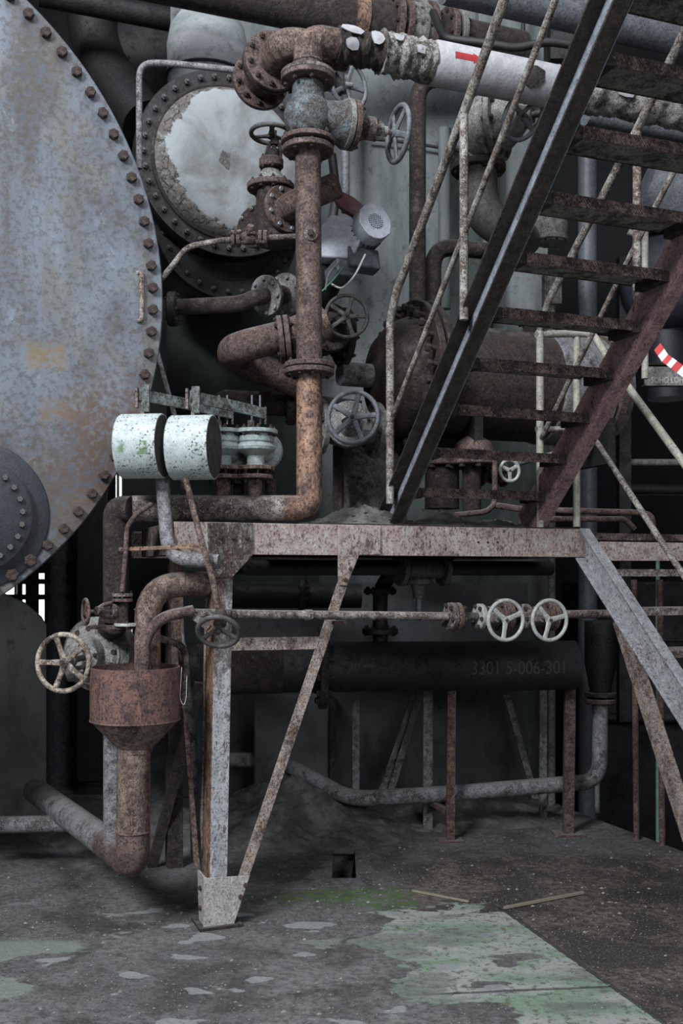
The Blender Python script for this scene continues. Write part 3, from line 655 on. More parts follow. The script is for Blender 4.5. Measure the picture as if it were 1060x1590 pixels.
# left handrail (its own welded tubes, fixed to the stair)
RL = Thing('stair_handrail', 'tubular left handrail of the upper stairs, pale worn paint, joints rusted orange', 'handrail', sidepts(-0.78, -0.075))
du = -0.075
def rp(k, h, du=du): return sidepts(k, du, h-0.05)
RL.part('post', MB().tube([rp(-0.78, 0.12), rp(-0.78, 1.08), ], 0.0225, 14), 'rail')
RL.part('post', MB().tube([rp(3.25, 0.16), rp(3.25, 1.12)], 0.021, 14), 'rail')
RL.part('top_rail', MB().tube(fil([rp(-0.78, 1.05), rp(-0.78, 1.12), rp(-0.4, 1.18), rp(3.25, 1.13), rp(11.5, 1.13)], 0.05), 0.0225, 14), 'rail')
RL.part('mid_rail', MB().tube([rp(-0.78, 0.56), rp(11.5, 0.56)], 0.0145, 12), 'rail')
RR = Thing('stair_handrail', 'tubular right handrail seen behind the upper stair treads, cream paint flaking', 'handrail', sidepts(-0.39, WID+0.03))
du2 = WID+0.03
RR.part('post', MB().tube([rp(-0.39, -0.22, du2), rp(-0.39, 1.05, du2)], 0.022, 14), 'yellow_rail')
RR.part('post', MB().tube([rp(3.75, 0.16, du2), rp(3.75, 1.05, du2)], 0.021, 14), 'rail')
RR.part('post', MB().tube([rp(8.0, 0.0, du2), rp(8.0, 1.05, du2)], 0.021, 14), 'rail')
RR.part('top_rail', MB().tube([rp(-0.39, 1.05, du2), rp(0.05, 1.12, du2), rp(3.75, 1.05, du2), rp(11.5, 1.05, du2)], 0.0215, 14), 'rail')
RR.part('mid_rail', MB().tube([rp(-0.39, 0.42, du2), rp(3.75, 0.5, du2), rp(11.5, 0.5, du2)], 0.0145, 12), 'rail')

# ================================================================== lower staircase at the right
L0 = W(2.165, 0.0, PT-0.02); LS = -V*0.227-Z*0.21
T = Thing('lower_staircase', 'lower steel staircase falling from the platform corner, grey-blue stringer speckled with rust', 'staircase', L0+LS*9.4)
ld = LS.normalized(); ln = (Z-ld*ld.z).normalized()
T.part('left_stringer', MB().extr(CH(0.16, 0.065, 0.008, 0.011), L0-Z*0.055+U*0.0-ld*0.03, L0-Z*0.055+LS*9.4, -U, ln), 'low_stringer', bevel=0.002)
T.part('right_stringer', MB().extr(CH(0.16, 0.065, 0.008, 0.011), L0-Z*0.055+U*0.92, L0-Z*0.055+LS*9.4+U*0.92, U, ln), 'low_stringer', bevel=0.002)
for k in range(0, 9):
    A = L0+LS*k+U*0.012; prof = [(0, 0.0), (0.22, 0.0), (0.22, -0.04), (0.214, -0.04), (0.214, -0.006), (0.006, -0.006), (0.006, -0.04), (0.0, -0.04)]
    T.part('tread', MB().extr(prof, A, A+U*0.9, V, Z), 'tread' if k < 1 else 'rust_pale', bevel=0.001)
T.part('stringer_leg', MB().extr(LP(0.08, 0.06), P(958, 960, 5.85), P(1090, 1370, 5.4), U, V), 'brace')
LH = Thing('platform_handrail', 'bent tube handrail at the platform corner running down beside the lower stairs', 'handrail', W(2.13, 0.05, PT))
q0 = P(894, 818, 5.93); q1 = P(826, 800, 5.85)
LH.part('post', MB().tube([P(895, 818, 5.93), P(895, 522, 5.93)], 0.021, 14), 'yellow_rail')
LH.part('loop_rail', MB().tube(fil([P(832, 519, 5.87), P(888, 518, 5.92), P(920, 518, 5.92), P(945, 560, 5.8), P(1090, 758, 5.05)], 0.05), 0.021, 14), 'yellow_rail', label='cream loop rail turning down the stairs')
LH.part('mid_rail', MB().tube(fil([P(832, 666, 5.87), P(885, 667, 5.93), P(925, 685, 5.85), P(1090, 938, 5.05)], 0.03), 0.0165, 12), 'rail')

# ================================================================== the big tank
T = Thing('heat_exchanger_tank', 'huge round pale blue-grey tank end with a ring of rusty bolts, left', 'tank', Ct)
T.part('end_plate', MB().lathe([(0.001, -0.03), (Rt-0.006, -0.03), (Rt, -0.024), (Rt, 0.045), (Rt-0.01, 0.05)], Ct, V, 128, caps=False), 'tank')
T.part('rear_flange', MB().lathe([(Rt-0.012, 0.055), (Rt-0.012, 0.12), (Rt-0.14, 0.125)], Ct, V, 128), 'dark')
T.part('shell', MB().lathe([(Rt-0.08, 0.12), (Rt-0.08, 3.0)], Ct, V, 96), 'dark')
for k in range(-25, 26):
    a = math.radians(2.0+3.6*k)
    p = Ct+U*((Rt-0.055)*math.cos(a))+Z*((Rt-0.055)*math.sin(a))-V*0.03
    if k in (-6, -7): continue
    put_bolt(T, p, -V, 0.0285 if k > -14 else 0.034, 0.0, 'bolt', None, False)
    T_w = None
mh = Ct+U*0.94+Z*(2.056-3.21)
ms = T.part('manhole_pad', MB().lathe([(0.001, -0.044), (0.37, -0.044), (0.38, -0.036), (0.38, -0.03)], mh, V, 64, caps=False), 'dark_blue', label='dark blue-black painted pad')
mc = T.part('manhole_cover', MB().lathe([(0.001, -0.085), (0.285, -0.085), (0.295, -0.078), (0.295, -0.044)], mh, V, 64, caps=False), 'dark_blue')
for k in range(24):
    a = 2*PI*k/24+0.07; put_bolt(T, mh+U*0.245*math.cos(a)+Z*0.245*math.sin(a)-V*0.085, -V, 0.016, 0.0, 'dark_wheel', mc, False)
m = MB(); hc = P(218, 426, 5.45); hd = P(218, 500, 5.45)
T.part('lifting_strap', MB().tube(fil([hc-U*0.03, hc-V*0.035, hd-V*0.035, hd-U*0.03], 0.012), 0.012, 8), 'brace', label='small rusty strap handle')

# ================================================================== second vessel, white cracked head
c2 = P(352, 258, 6.9)
c2 = V3((c2.x, c2.y, c2.z)); R2v = 0.62
T = Thing('insulated_vessel', 'round vessel end with cracked white plaster inside a dark bolted ring', 'tank', c2)
T.part('ring_flange', MB().lathe([(R2v-0.10, -0.05), (R2v-0.005, -0.05), (R2v, -0.04), (R2v, 0.06), (R2v-0.02, 0.07)], c2, V, 96), 'dark')
T.part('head', MB().lathe([(0.001, -0.13), (0.30, -0.125), (0.44, -0.11), (0.49, -0.08), (0.505, -0.04)], c2, V, 96, caps=False), 'head', label='cracked white plaster head')
T.part('head_rim', MB().torus(c2-V*0.055, V, 0.507, 0.014, 96, 8), 'rust_dark')
for k in range(36):
    a = 2*PI*k/36; put_bolt(T, c2+U*0.565*math.cos(a)+Z*0.565*math.sin(a)-V*0.05, -V, 0.02, 0.0, 'dark_wheel', None)
T.part('shell', MB().lathe([(R2v-0.1, 0.06), (R2v-0.1, 0.85)], c2, V, 64), 'dark')
c3 = P(352, 352, 7.05)
T = Thing('lower_vessel_cover', 'dark bolted vessel cover half hidden below the white plaster head', 'tank', c3)
T.part('ring_flange', MB().lathe([(0.2, -0.02), (0.50, -0.02), (0.51, 0.02), (0.51, 0.08)], c3, V, 80), 'dark')
T.part('cover', MB().lathe([(0.001, -0.09), (0.24, -0.08), (0.38, -0.02)], c3, V, 64, caps=False), 'dark')
for k in range(28):
    a = 2*PI*k/28; put_bolt(T, c3+U*0.45*math.cos(a)+Z*0.45*math.sin(a)-V*0.02, -V, 0.018, 0.0, 'dark_wheel', None)
T.part('shell', MB().lathe([(0.42, 0.06), (0.42, 0.8)], c3, V, 48), 'dark')
# dome behind the top
cd_ = P(322, 70, 7.8)
T = Thing('domed_vessel', 'pale green-white domed vessel top behind the thin bent tube, upper left', 'tank', cd_-Z*0.4)
T.part('dome', MB().lathe([(0.30, -0.35), (0.30, 0.0), (0.305, 0.1), (0.28, 0.24), (0.2, 0.36), (0.1, 0.42), (0.001, 0.44)], cd_-Z*0.13, Z, 64), 'dome')
T.part('dome_strap', MB().torus(cd_-Z*0.26, Z, 0.305, 0.012, 64, 8), 'dark')
T.part('nozzle', MB().cyl(cd_-Z*0.42, cd_-Z*0.85, 0.24, 40), 'dark')
T = pipeline('large_duct', 'big shadowy blue-black duct sloping behind the tank at the upper left', [P(130, -60, 9.5), P(150, 90, 9.5), P(225, 190, 9.2)], 0.22, 'dark', 0.3, 32)
T = pipeline('large_duct', 'dark vertical duct beside the rim of the huge tank, upper left', [P(280, 60, 10.2), P(200, 120, 10), P(40, 260, 9.8)], 0.55, 'dark', 0.3, 32)

# ================================================================== big vertical pipe and its fittings
YM = 5.38
T = Thing('vertical_pipe', 'thick rusty pipe standing on the platform, curving left along the deck beam', 'pipe', P(478, 808, YM))
rM = px(20, YM)
T.part('upper_run', MB().tube([P(478, 235, YM), P(480, 565, YM)], rM, 32), 'rust')
T.part('lower_run', MB().tube(fil([P(480, 572, YM), P(480, 789, YM-0.01), P(438, 789, YM-0.04)], [0.21], 10), rM, 32), 'rust_orange', label='orange-streaked lower run with elbow')
T.part('horizontal_run', MB().tube(fil([P(440, 789, YM-0.04), P(300, 789, 5.285), P(205, 790, 5.2)], 0.14, 10), rM*0.995, 32), 'rust_pale', label='dusty pale horizontal run')
T.part('down_run', MB().tube(fil([P(206, 790, 5.2), P(180, 790, 5.24), P(180, 965, 5.3)], 0.10, 10), rM*0.97, 32), 'rust_dark', label='shade-darkened down-turned run')  # shadow on this run is put into the darker rust colour
T.part('weld_seam', MB().torus(P(480, 736, YM), Z, rM, 0.004, 32, 6), 'rust_orange')
T.part('weld_seam', MB().torus(P(277, 789, 5.27), X, rM, 0.004, 32, 6), 'rust')
pair(T, P(480, 573, YM), Z, px(39, YM), 0.026, 'rust', 10)
flange(T, P(478, 233, YM), Z, px(40, YM), 0.028, 'rust', 8)
put = P(482, 363, YM-rM); T.part('plug_boss', MB().lathe([(0.036, -0.01), (0.036, 0.006), (0.02, 0.012)], put, fw(6), 20), 'rust_pale')
put_bolt(T, put-V3((0, 0.01, 0)), fw(6), 0.018, 0, 'bolt', None, False)
for x_ in (346, 395):
    yy = YM-0.06
    T.part('branch_stub', MB().cyl(P(x_, 775, yy), P(x_, 745, yy), px(12, yy), 20), 'rust')
    flange(T, P(x_, 741, yy), Z, px(29, yy), 0.02, 'rust', 8, ph=0.3, L=0.05)
    T.part('drain_stub', MB().cyl(P(x_+25, 778, yy+0.12), P(x_+25, 745, yy+0.12), px(9, yy), 16), 'rust_dark')

# angle valve on top, blue-grey
cv = P(478, 182, YM)
T = Thing('angle_valve', 'blue-grey cast angle valve on top of the thick vertical pipe, handwheel to the right', 'valve', cv)
T.part('body', MB().lathe([(0.078, -0.15), (0.082, -0.11), (0.096, -0.09), (0.120, -0.045), (0.126, 0.01), (0.112, 0.06), (0.088, 0.09), (0.080, 0.17)], cv, Z, 40), 'blue_cast')
flange(T, P(478, 220, YM), Z, px(42, YM), 0.024, 'rust', 8, L=0.05)
flange(T, P(478, 124, YM), Z, px(42, YM), 0.026, 'rust', 8, L=0.05)
flange(T, P(478, 117, YM), Z, px(42, YM), 0.02, 'rust_pale', 0)
ad = (P(612, 205, YM+0.16)-P(482, 184, YM)).normalized(); ad = (U*1.0-Z*0.015).normalized()
b0_ = cv+Z*0.0
T.part('branch', MB().lathe([(0.105, 0.0), (0.098, 0.10), (0.108, 0.17), (0.125, 0.20)], b0_, ad, 32), 'blue_cast')
flange(T, b0_+ad*0.215, ad, 0.128, 0.03, 'grey_cast', 8, br=0.014); flange(T, b0_+ad*0.25, ad, 0.128, 0.03, 'rust', 8, br=0.014)
T.part('bonnet', MB().lathe([(0.07, 0.26), (0.055, 0.30), (0.055, 0.36)], b0_, ad, 24), 'rust_dark')
flange(T, b0_+ad*0.35, ad, 0.06, 0.05, 'rust_pale', 4, br=0.012)
T.part('bonnet', MB().lathe([(0.03, 0.36), (0.03, 0.42)], b0_, ad, 20), 'grey_cast')
yoke(T, b0_+ad*0.375, b0_+ad*0.43, Z, 0.045, 0.012, 'grey_cast')
T.part('stem', MB().cyl(b0_+ad*0.36, b0_+ad*0.53, 0.013, 12), 'rust_pale')
wheel(T, b0_+ad*0.515, ad, 0.158, 0.0145, 5, 'grey_wheel', 0.5, 0.02)
# elbow over the top into the insulated pipe
yT = YM
e0 = P(478, 116, yT); e1 = P(481, 70, yT)
ins0 = e0+Z*0.19+U*0.13
T = Thing('insulated_pipe', 'long overhead pipe in white insulation with a red arrow, torn open near its elbow', 'pipe', e0)
T.part('elbow', MB().tube(fil([e0, e0+Z*0.19, e0+Z*0.19+U*0.22], 0.15, 10), 0.075, 32), 'rust_streak', label='bare rusty elbow')
T.part('weld_seam', MB().torus(e0+Z*0.06, Z, 0.075, 0.005, 32, 6), 'rust_pale')
T.part('inner_pipe', MB().tube([ins0, ins0+U*3.0], 0.072, 28), 'rust_dark')
ic = lambda t: ins0+U*t
def torn(t0, t1, r0, r1, seedv, nn=40):
    random.seed(seedv); m = MB(); n = 44; rings = []
    for i in range(nn+1):
        t = t0+(t1-t0)*i/nn; a, b = Z, U.cross(Z); base = len(m.v)
        bulk = r0+(r1-r0)*(0.5+0.5*math.sin(i*0.23+seedv)*math.cos(i*0.61+2*seedv))
        for k in range(n):
            an = 2*PI*k/n; r = bulk*(1+random.uniform(-0.055, 0.055)+0.035*math.sin(3*an+i*0.3+seedv)+0.03*math.sin(5*an-i*0.9))
            m.v.append(ic(t)+a*r*math.cos(an)+b*r*math.sin(an))
        rings.append(base)
    for i in range(nn):
        for k in range(n): m.f.append((rings[i]+k, rings[i]+(k+1) % n, rings[i+1]+(k+1) % n, rings[i+1]+k))
    m.f.append(tuple(rings[0]+k for k in range(n))); m.f.append(tuple(rings[-1]+k for k in range(n))); return m
T.part('torn_insulation', torn(0.03, 0.30, 0.083, 0.096, 3), 'rust_dark', smooth=60)
T.part('torn_insulation', torn(0.28, 0.60, 0.092, 0.116, 5), 'insul_torn', smooth=60)
def wrapflake(a0, a1, t0, t1, r, seedv):
    random.seed(seedv); m = MB(); n = 9; cen = ((a0+a1)/2, (t0+t1)/2); i0 = len(m.v)
    out = []
    for k in range(n):
        an = 2*PI*k/n; q = random.uniform(0.75, 1.1); out.append((cen[0]+(a1-a0)/2*q*math.cos(an), cen[1]+(t1-t0)/2*q*math.sin(an)))
    S = U.cross(Z)
    def pt(a, t, rr): return ic(t)+(Z*math.cos(a)-S*(-math.sin(a)))*rr
    for rr in (r, r+0.006):
        m.v.append(pt(cen[0], cen[1], rr+0.004))
        for f_ in (0.55, 1.0):
            for (a, t) in out: m.v.append(pt(cen[0]+(a-cen[0])*f_, cen[1]+(t-cen[1])*f_, rr))
    for b in (0, 2*n+1):
        for k in range(n):
            k2 = (k+1) % n; m.f.append((b, b+1+k, b+1+k2)); m.f.append((b+1+k, b+1+n+k, b+1+n+k2, b+1+k2))
    for k in range(n):
        k2 = (k+1) % n; m.f.append((1+n+k, 1+n+k2, 3*n+2+k2+0, 3*n+2+k))
    return m
for (a0, a1, t0, t1, s) in ((0.75, 1.45, 0.02, 0.15, 1), (1.6, 2.2, 0.04, 0.13, 2), (0.8, 1.8, 0.19, 0.27, 4), (1.3, 1.8, 0.44, 0.50, 8), (0.9, 1.4, 0.31, 0.38, 9)):
    T.part('insulation_flake', wrapflake(a0, a1, t0, t1, 0.099 if t0 < 0.3 else 0.110, s), 'insul_white', smooth=30)
T.part('insulation_jacket', MB().tube([ic(0.58), ic(0.60), ic(1.05), ic(1.36)], [0.105, 0.117, 0.117, 0.116], 48), 'insul_white', label='smooth white jacket')
T.part('torn_insulation', torn(1.34, 3.0, 0.092, 0.112, 11, 90), 'insul_torn', smooth=60)
for q, (t0, t1, a0, a1) in enumerate(((1.42, 1.62, 0.6, 1.6), (1.7, 1.85, 0.8, 2.0), (1.9, 2.1, 0.4, 1.5), (2.15, 2.3, 0.9, 2.0))): T.part('insulation_flake', wrapflake(a0, a1, t0, t1, 0.11, 20+q), 'insul_white')
T.part('torn_hole', wrapflake(1.1, 2.5, 1.08, 1.24, 0.1165, 31), 'rust_dark', smooth=30, label='dark torn hole in the jacket')
# red arrow wrapped on the jacket
def wrapgrid(pts_fn, mat, name, r, nt_=12, na=4):
    m = MB(); S = U.cross(Z)
    for i in range(nt_+1):
        for j in range(na+1):
            t, a = pts_fn(i/nt_, j/na); m.v.append(ic(t)+(Z*math.cos(a)+S*math.sin(a))*r)
    for i in range(nt_):
        for j in range(na): k = i*(na+1)+j; m.f.append((k, k+1, k+na+2, k+na+1))
    T.part(name, m, mat)
wrapgrid(lambda i, j: (0.67+0.11*i, 1.52+(j-0.5)*0.30), 'red_mark', 'red_arrow', 0.1185)
wrapgrid(lambda i, j: (0.78+0.055*i, 1.52+(j-0.5)*0.5*(1-i)), 'red_mark', 'red_arrow', 0.1185)

# flanged nozzle pipe behind the elbow
f0 = P(404, 126, 6.0); nd = -V
T = Thing('nozzle_pipe', 'short rusty nozzle pipe with two large bolted flanges behind the top elbow', 'pipe', f0)
flange(T, f0, nd, 0.165, 0.035, 'rust', 10, br=0.016)
T.part('neck', MB().lathe([(0.10, 0.01), (0.11, 0.06), (0.11, 0.2)], f0, nd, 32), 'rust')
flange(T, f0+nd*0.21, nd, 0.165, 0.035, 'rust_dark', 0); flange(T, f0+nd*0.25, nd, 0.165, 0.03, 'rust', 10, br=0.016)
T.part('elbow', MB().tube(fil([f0+nd*0.26, f0+nd*0.46, f0+nd*0.46+U*0.36], 0.17, 10), 0.088, 32), 'rust_streak')
T.part('back_pipe', MB().cyl(f0, f0+V*0.1, 0.10, 28), 'rust_dark')
T.part('lifting_eye', MB().torus(f0+nd*0.24+Z*0.17+U*0.12, U, 0.03, 0.005, 20, 6), 'grey_cast')

# vertical-stem valve left of the pipe
cc = P(426, 335, 5.75)
T = Thing('gate_valve', 'rusty gate valve with flat horizontal handwheel in front of the white plaster head', 'valve', cc)
T.part('body', MB().lathe([(0.10, -0.16), (0.105, 0), (0.10, 0.14)], cc, Z, 36), 'rust_dark')
flange(T, P(420, 291, 5.75), Z, 0.132, 0.03, 'rust', 10, br=0.012)
T.part('bonnet', MB().lathe([(0.10, 0.17), (0.085, 0.20), (0.06, 0.235), (0.05, 0.25)], V3((P(420, 0, 5.75).x, 5.75, cc.z)), Z, 32), 'grey_cast')
flange(T, P(421, 254, 5.75), Z, 0.068, 0.05, 'rust', 6, br=0.009)
T.part('gland', MB().lathe([(0.035, 0), (0.035, 0.05)], P(424, 247, 5.75), Z, 20), 'rust_dark')
T.part('stem', MB().cyl(P(425, 250, 5.75), P(426, 203, 5.75), 0.013, 12), 'rust_dark')
yoke(T, P(424, 247, 5.75), P(426, 221, 5.75), X, 0.04, 0.011, 'rust_dark')
wheel(T, P(421, 208, 5.75), (Z*1.0+V3((0.03, 0.06, 0))).normalized(), 0.125, 0.013, 3, 'dark_wheel', 0.4, 0.01)
nd2 = fw(38, 4)
fc = cc+Z*-0.0+nd2*0.10
T.part('outlet_flange', MB().lathe([(0.128, -0.012), (0.132, 0), (0.128, 0.014)], fc, nd2, 40), 'rust')
for k in range(8):
    a, b = perp(nd2); an = 0.3+2*PI*k/8; put_bolt(T, fc+(a*math.cos(an)+b*math.sin(an))*0.108, nd2, 0.013, 0.02, 'zinc_bolt', None, False)
T.part('outlet_pipe', MB().tube(fil([fc, fc+nd2*0.12, fc+nd2*0.16+U*0.2+Z*0.1], 0.08), 0.07, 28), 'rust')
flange(T, P(398, 352, 5.85), fw(-25), 0.12, 0.03, 'rust_dark', 8, br=0.012, bmat='grey_cast')

# thin tubes at the left
thin('bent_tube', 'thin grey tube bent at a right angle above the white plaster head', [P(216, 262, 6.1), P(216, 98, 6.1), P(262, 98, 6.1), P(392, 112, 6.1)], px(5, 6.1), 'dusty', 0.09)
T = Thing('valved_tube', 'thin rusty tube with a small valve crossing in front of the thick vertical pipe bottom of the plaster head', 'pipe', P(385, 366, 5.5))
T.o['label'] = 'thin rusty tube with a tiny knobbly valve, ending at the thick vertical pipe'
T.part('tube', MB().tube(fil([P(250, 434, 5.5), P(268, 412, 5.5), P(290, 383, 5.5), P(345, 373, 5.5), P(462, 367, 5.5)], 0.05), px(4.5, 5.5), 12), 'rust_pale')
for x_ in (362, 370, 404, 412): T.part('small_flange', MB().lathe([(0.045, -0.009), (0.045, 0.009)], P(x_, 371, 5.5), X, 16), 'rust')
T.part('valve_body', MB().lathe([(0.02, -0.055), (0.035, -0.02), (0.035, 0.02), (0.02, 0.055)], P(388, 370, 5.5), X, 16), 'rust')
T.part('valve_cap', MB().lathe([(0.022, 0), (0.026, 0.03), (0.018, 0.055)], P(388, 365, 5.5), fw(10, 45), 12), 'rust')
for k in range(4): put_bolt(T, P(362+k*14, 362+(k % 2)*14, 5.46), X, 0.012, 0.02, 'bolt')

thin('slanting_rod', 'thin grey rod slanting down just right of the huge tank rim, above the levers', [P(243, 545, 6.4), P(272, 650, 6.4), P(285, 760, 6.4)], 0.017, 'dusty')
# flange pair with zinc bolts and its pipe to the tank
T = Thing('flanged_pipe', 'dark horizontal pipe ending in two small flanges with shiny grey bolts', 'pipe', P(330, 470, 5.95))
dz = (P(455, 432, 5.62)-P(412, 458, 5.75)).normalized(); dz = V3((0.60, 0.76, 0.24)).normalized()
T.part('pipe_run', MB().tube(fil([P(262, 478, 5.86), P(372, 472, 5.76), P(414, 459, 5.82)-dz*0.06, P(414, 459, 5.82)], 0.05), px(12, 6), 24), 'rust_dark')
flange(T, P(268, 480, 5.86), X, px(26, 6), 0.05, 'dark', 8)
flange(T, P(414, 459, 5.82), dz, px(31, 5.8), 0.026, 'grey_cast', 8, br=0.0125, bmat='zinc_bolt', stud=False, ph=0.1)
T.part('neck', MB().cyl(P(416, 459, 5.82), P(416, 459, 5.82)+dz*0.12, 0.055, 24), 'rust_dark')
flange(T, P(416, 459, 5.82)+dz*0.16, dz, px(34, 5.7), 0.026, 'grey_cast', 8, br=0.0125, bmat='zinc_bolt', stud=False, ph=0.4)
T.part('pipe_run', MB().cyl(P(416, 459, 5.82)+dz*0.12, P(416, 459, 5.82)+dz*0.42, 0.05, 24), 'rust')

# U-bend pipe
T = Thing('return_bend_pipe', 'rusty U-shaped pipe bend bulging left behind the thick vertical pipe', 'pipe', P(400, 600, 5.9))
T.part('bend', MB().tube(fil([P(500, 508, 5.75), P(440, 522, 5.75), P(362, 541, 5.68), P(360, 556, 6.1), P(470, 598, 6.2)], [0.05, 0.17, 0.17], 10), px(24, 5.8), 32), 'rust')
pair(T, P(441, 527, 5.74), (U*0.93-V*0.3+Z*0.12), px(37, 5.75), 0.03, 'rust', 8, br=0.013)
T.part('neck', MB().cyl(P(445, 524, 5.74), P(505, 500, 5.78), px(27, 5.74), 28), 'rust_streak')
T = pipeline('lower_branch_pipe', 'dark brown pipe with a faded red mark behind the counterweight valves', [P(348, 623, 6.4), P(470, 630, 6.4), P(560, 640, 6.4)], px(18, 6.4), 'rust_dark', 0.05, 28)
T.part('end_cap', MB().lathe([(px(18, 6.4), 0), (px(12, 6.4), 0.05), (0.001, 0.07)], P(349, 623, 6.4), -X, 24), 'rust_dark')
T.part('red_mark', MB().extr([(-0.04, -0.012), (0.035, -0.014), (0.045, 0.01), (-0.03, 0.014)], P(412, 614, 6.4)-Yv*0.071, P(412, 614, 6.4)-Yv*0.067, X, Z), 'red_paint', label='faded red paint mark')
flange(T, P(452, 630, 6.4), X, px(30, 6.4), 0.05, 'rust_dark', 8)

# ================================================================== counterweights, levers and safety valves
lever_dir = (V3(((405-CX)*5.62/F, 5.62, 0))-V3(((232-CX)*5.02/F, 5.02, 0))).normalized()
for (xw, yw, xv, ww, lab, labv, seed) in (
        (222, 693, 346, 72, 'pale green counterweight drum hanging from its lever, the left one, green smear', 'small grey-green lever safety valve farther left, partly behind the right counterweight', 1),
        (300, 695, 397, 76, 'pale counterweight drum speckled with rust, the right one beside the thick pipe valves', 'small grey-green lever safety valve closest to the thick orange-streaked pipe', 2)):
    Yw = 5.02
    wc = P(xw, yw, Yw); wax = fw(83)*1.0
    rW = px(50, Yw); hw = px(33, Yw)
    T = Thing('counterweight', lab, 'weight', wc-Z*rW, 'lever counterweights')
    T.part('drum', MB().lathe([(rW-0.004, -hw), (rW, -hw+0.005), (rW, hw-0.005), (rW-0.002, hw)], wc, wax, 64), 'weight', smooth=30)
    T.part('end_cap', MB().lathe([(0.001, hw+0.002), (rW-0.007, hw+0.002), (rW-0.007, hw-0.01)], wc, wax, 64, caps=False), 'rust_dark', label='dark brown rusted end face')
    if seed == 1:
        g_ = MB(); a_, b_ = perp(wax); ng = 14
        for i in range(ng+1):
            for j in range(5):
                th = -0.05+0.1*j; d_ = (V3((0, -1, 0))*math.cos(th)-Z*math.sin(th)); d_ = (d_-wax*d_.dot(wax)).normalized()
                g_.v.append(wc+wax*(hw*(-0.8+1.45*i/ng))+d_*(rW+0.0012))
        for i in range(ng):
            for j in range(4): k = i*5+j; g_.f.append((k, k+1, k+6, k+5))
        T.part('green_smear', g_, 'smear')
    # clamp blocks that ride the lever
    top = wc+Z*rW
    T.part('clamp', MB().box(top+Z*0.075+X*0.012, 0.040, 0.026, 0.13), 'lever', bevel=0.002)
    T.part('clamp', MB().box(top+Z*0.08-X*0.03, 0.014, 0.03, 0.10), 'rust_pale', bevel=0.002)
    T.part('pin', MB().cyl(top-Z*0.005, top+Z*0.02, 0.012, 12), 'rust_pale')
    yy = YM-0.06
    # valve
    vb = P(xv, 731, yy)
    Tv = Thing('safety_valve', labv, 'valve', vb, 'lever safety valves')
    s_ = px(1, yy)
    flange(Tv, vb+Z*0.012, Z, 29*s_, 0.02, 'rust_orange', 0)
    Tv.part('body', MB().lathe([(15*s_, 0.02), (13.5*s_, 0.045), (14*s_, 0.075), (22*s_, 0.09), (30*s_, 0.105), (31*s_, 0.12), (26*s_, 0.142), (28*s_, 0.148), (28*s_, 0.174), (24*s_, 0.178), (24*s_, 0.19)], vb, Z, 40), 'valve_green')
    flange(Tv, vb+Z*0.2, Z, 34*s_, 0.02, 'valve_green', 8, br=0.011, bR=29*s_)
    Tv.part('outlet', MB().lathe([(20*s_, 0), (20*s_, 0.11), (30*s_, 0.11), (30*s_, 0.14)], vb+Z*0.115, (U*0.6+V*0.8), 28), 'valve_green')
    Tv.part('fork', MB().box(vb+Z*0.235-X*0.025, 0.035, 0.03, 0.05), 'rust_pale', bevel=0.002)
    for q in (-0.02, 0.022): Tv.part('guide_rod', MB().cyl(vb+Z*0.24+X*q, vb+Z*0.39+X*q, 0.005, 8), 'grey_wheel')
    Tv.part('spindle', MB().cyl(vb+Z*0.24+X*0.05, vb+Z*0.33+X*0.05, 0.006, 8), 'rust')
    # lever from the clamp to the valve
    a_ = top+Z*0.092-lever_dir*0.02; b_ = V3((vb.x+0.05, vb.y, 0)); b_.z = P(0, 642, yy).z
    TL = Thing('weight_lever', 'flat grey-green notched lever bar from the %s counterweight to its valve' % ('left' if seed == 1 else 'right'), 'lever', (a_+b_)/2)
    TL.part('lever_bar', MB().bar(a_, b_, 0.012, 0.056, (b_-a_).cross(Z)), 'lever', bevel=0.001)
    for q in range(1, 14):
        pq = a_.lerp(b_, q/15)+Z*0.022; TL.part('notch_mark', MB().bar(pq-Z*0.008-Yv*0.009, pq+Z*0.006-Yv*0.009, 0.003, 0.003, X), 'rust_dark')

# ================================================================== motor actuator
cm = P(583, 343, 5.75); md = (P(583, 343, 5.62)-P(532, 395, 5.95)).normalized()
T = Thing('motor_actuator', 'grey electric motor actuator tilted upward with cooling grille, right of the thick pipe', 'motor', cm)
a, b = perp(md); rb = px(30, 5.7)
def octa(r, fl=0.93): return [(r*math.cos(PI/16+k*PI/8)*(fl if k % 2 else 1), r*math.sin(PI/16+k*PI/8)) for k in range(16)]
T.part('fan_cover', MB().extr(octa(rb), cm-md*0.09, cm, a, b), 'motor', bevel=0.004)
T.part('grille', MB().lathe([(0.001, 0), (rb*0.42, 0), (rb*0.42, 0.002), (0.001, 0.002)], cm, md, 24, caps=False), 'black')
for k in range(-3, 4):
    q = k*rb*0.11; L_ = math.sqrt(max(0, (rb*0.42)**2-q*q)); T.part('grille_bar', MB().bar(cm+a*q-b*L_+md*0.002, cm+a*q+b*L_+md*0.002, 0.004, 0.003, a), 'motor'); T.part('grille_bar', MB().bar(cm+b*q-a*L_+md*0.002, cm+b*q+a*L_+md*0.002, 0.004, 0.003, b), 'motor')
T.part('motor_body', MB().lathe([(rb*0.9, -0.22), (rb*0.9, -0.09)], cm, md, 28), 'motor')
for k in range(24):
    an = 2*PI*k/24; d = a*math.cos(an)+b*math.sin(an); T.part('cooling_fin', MB().bar(cm+d*rb*0.93-md*0.21, cm+d*rb*0.93-md*0.09, 0.005, 0.02, d.cross(md)), 'motor_dark')
T.part('motor_flange', MB().lathe([(rb*0.95, -0.25), (rb*1.02, -0.24), (rb*1.02, -0.22)], cm, md, 28), 'motor_dark')
gb = P(520, 372, 5.85)
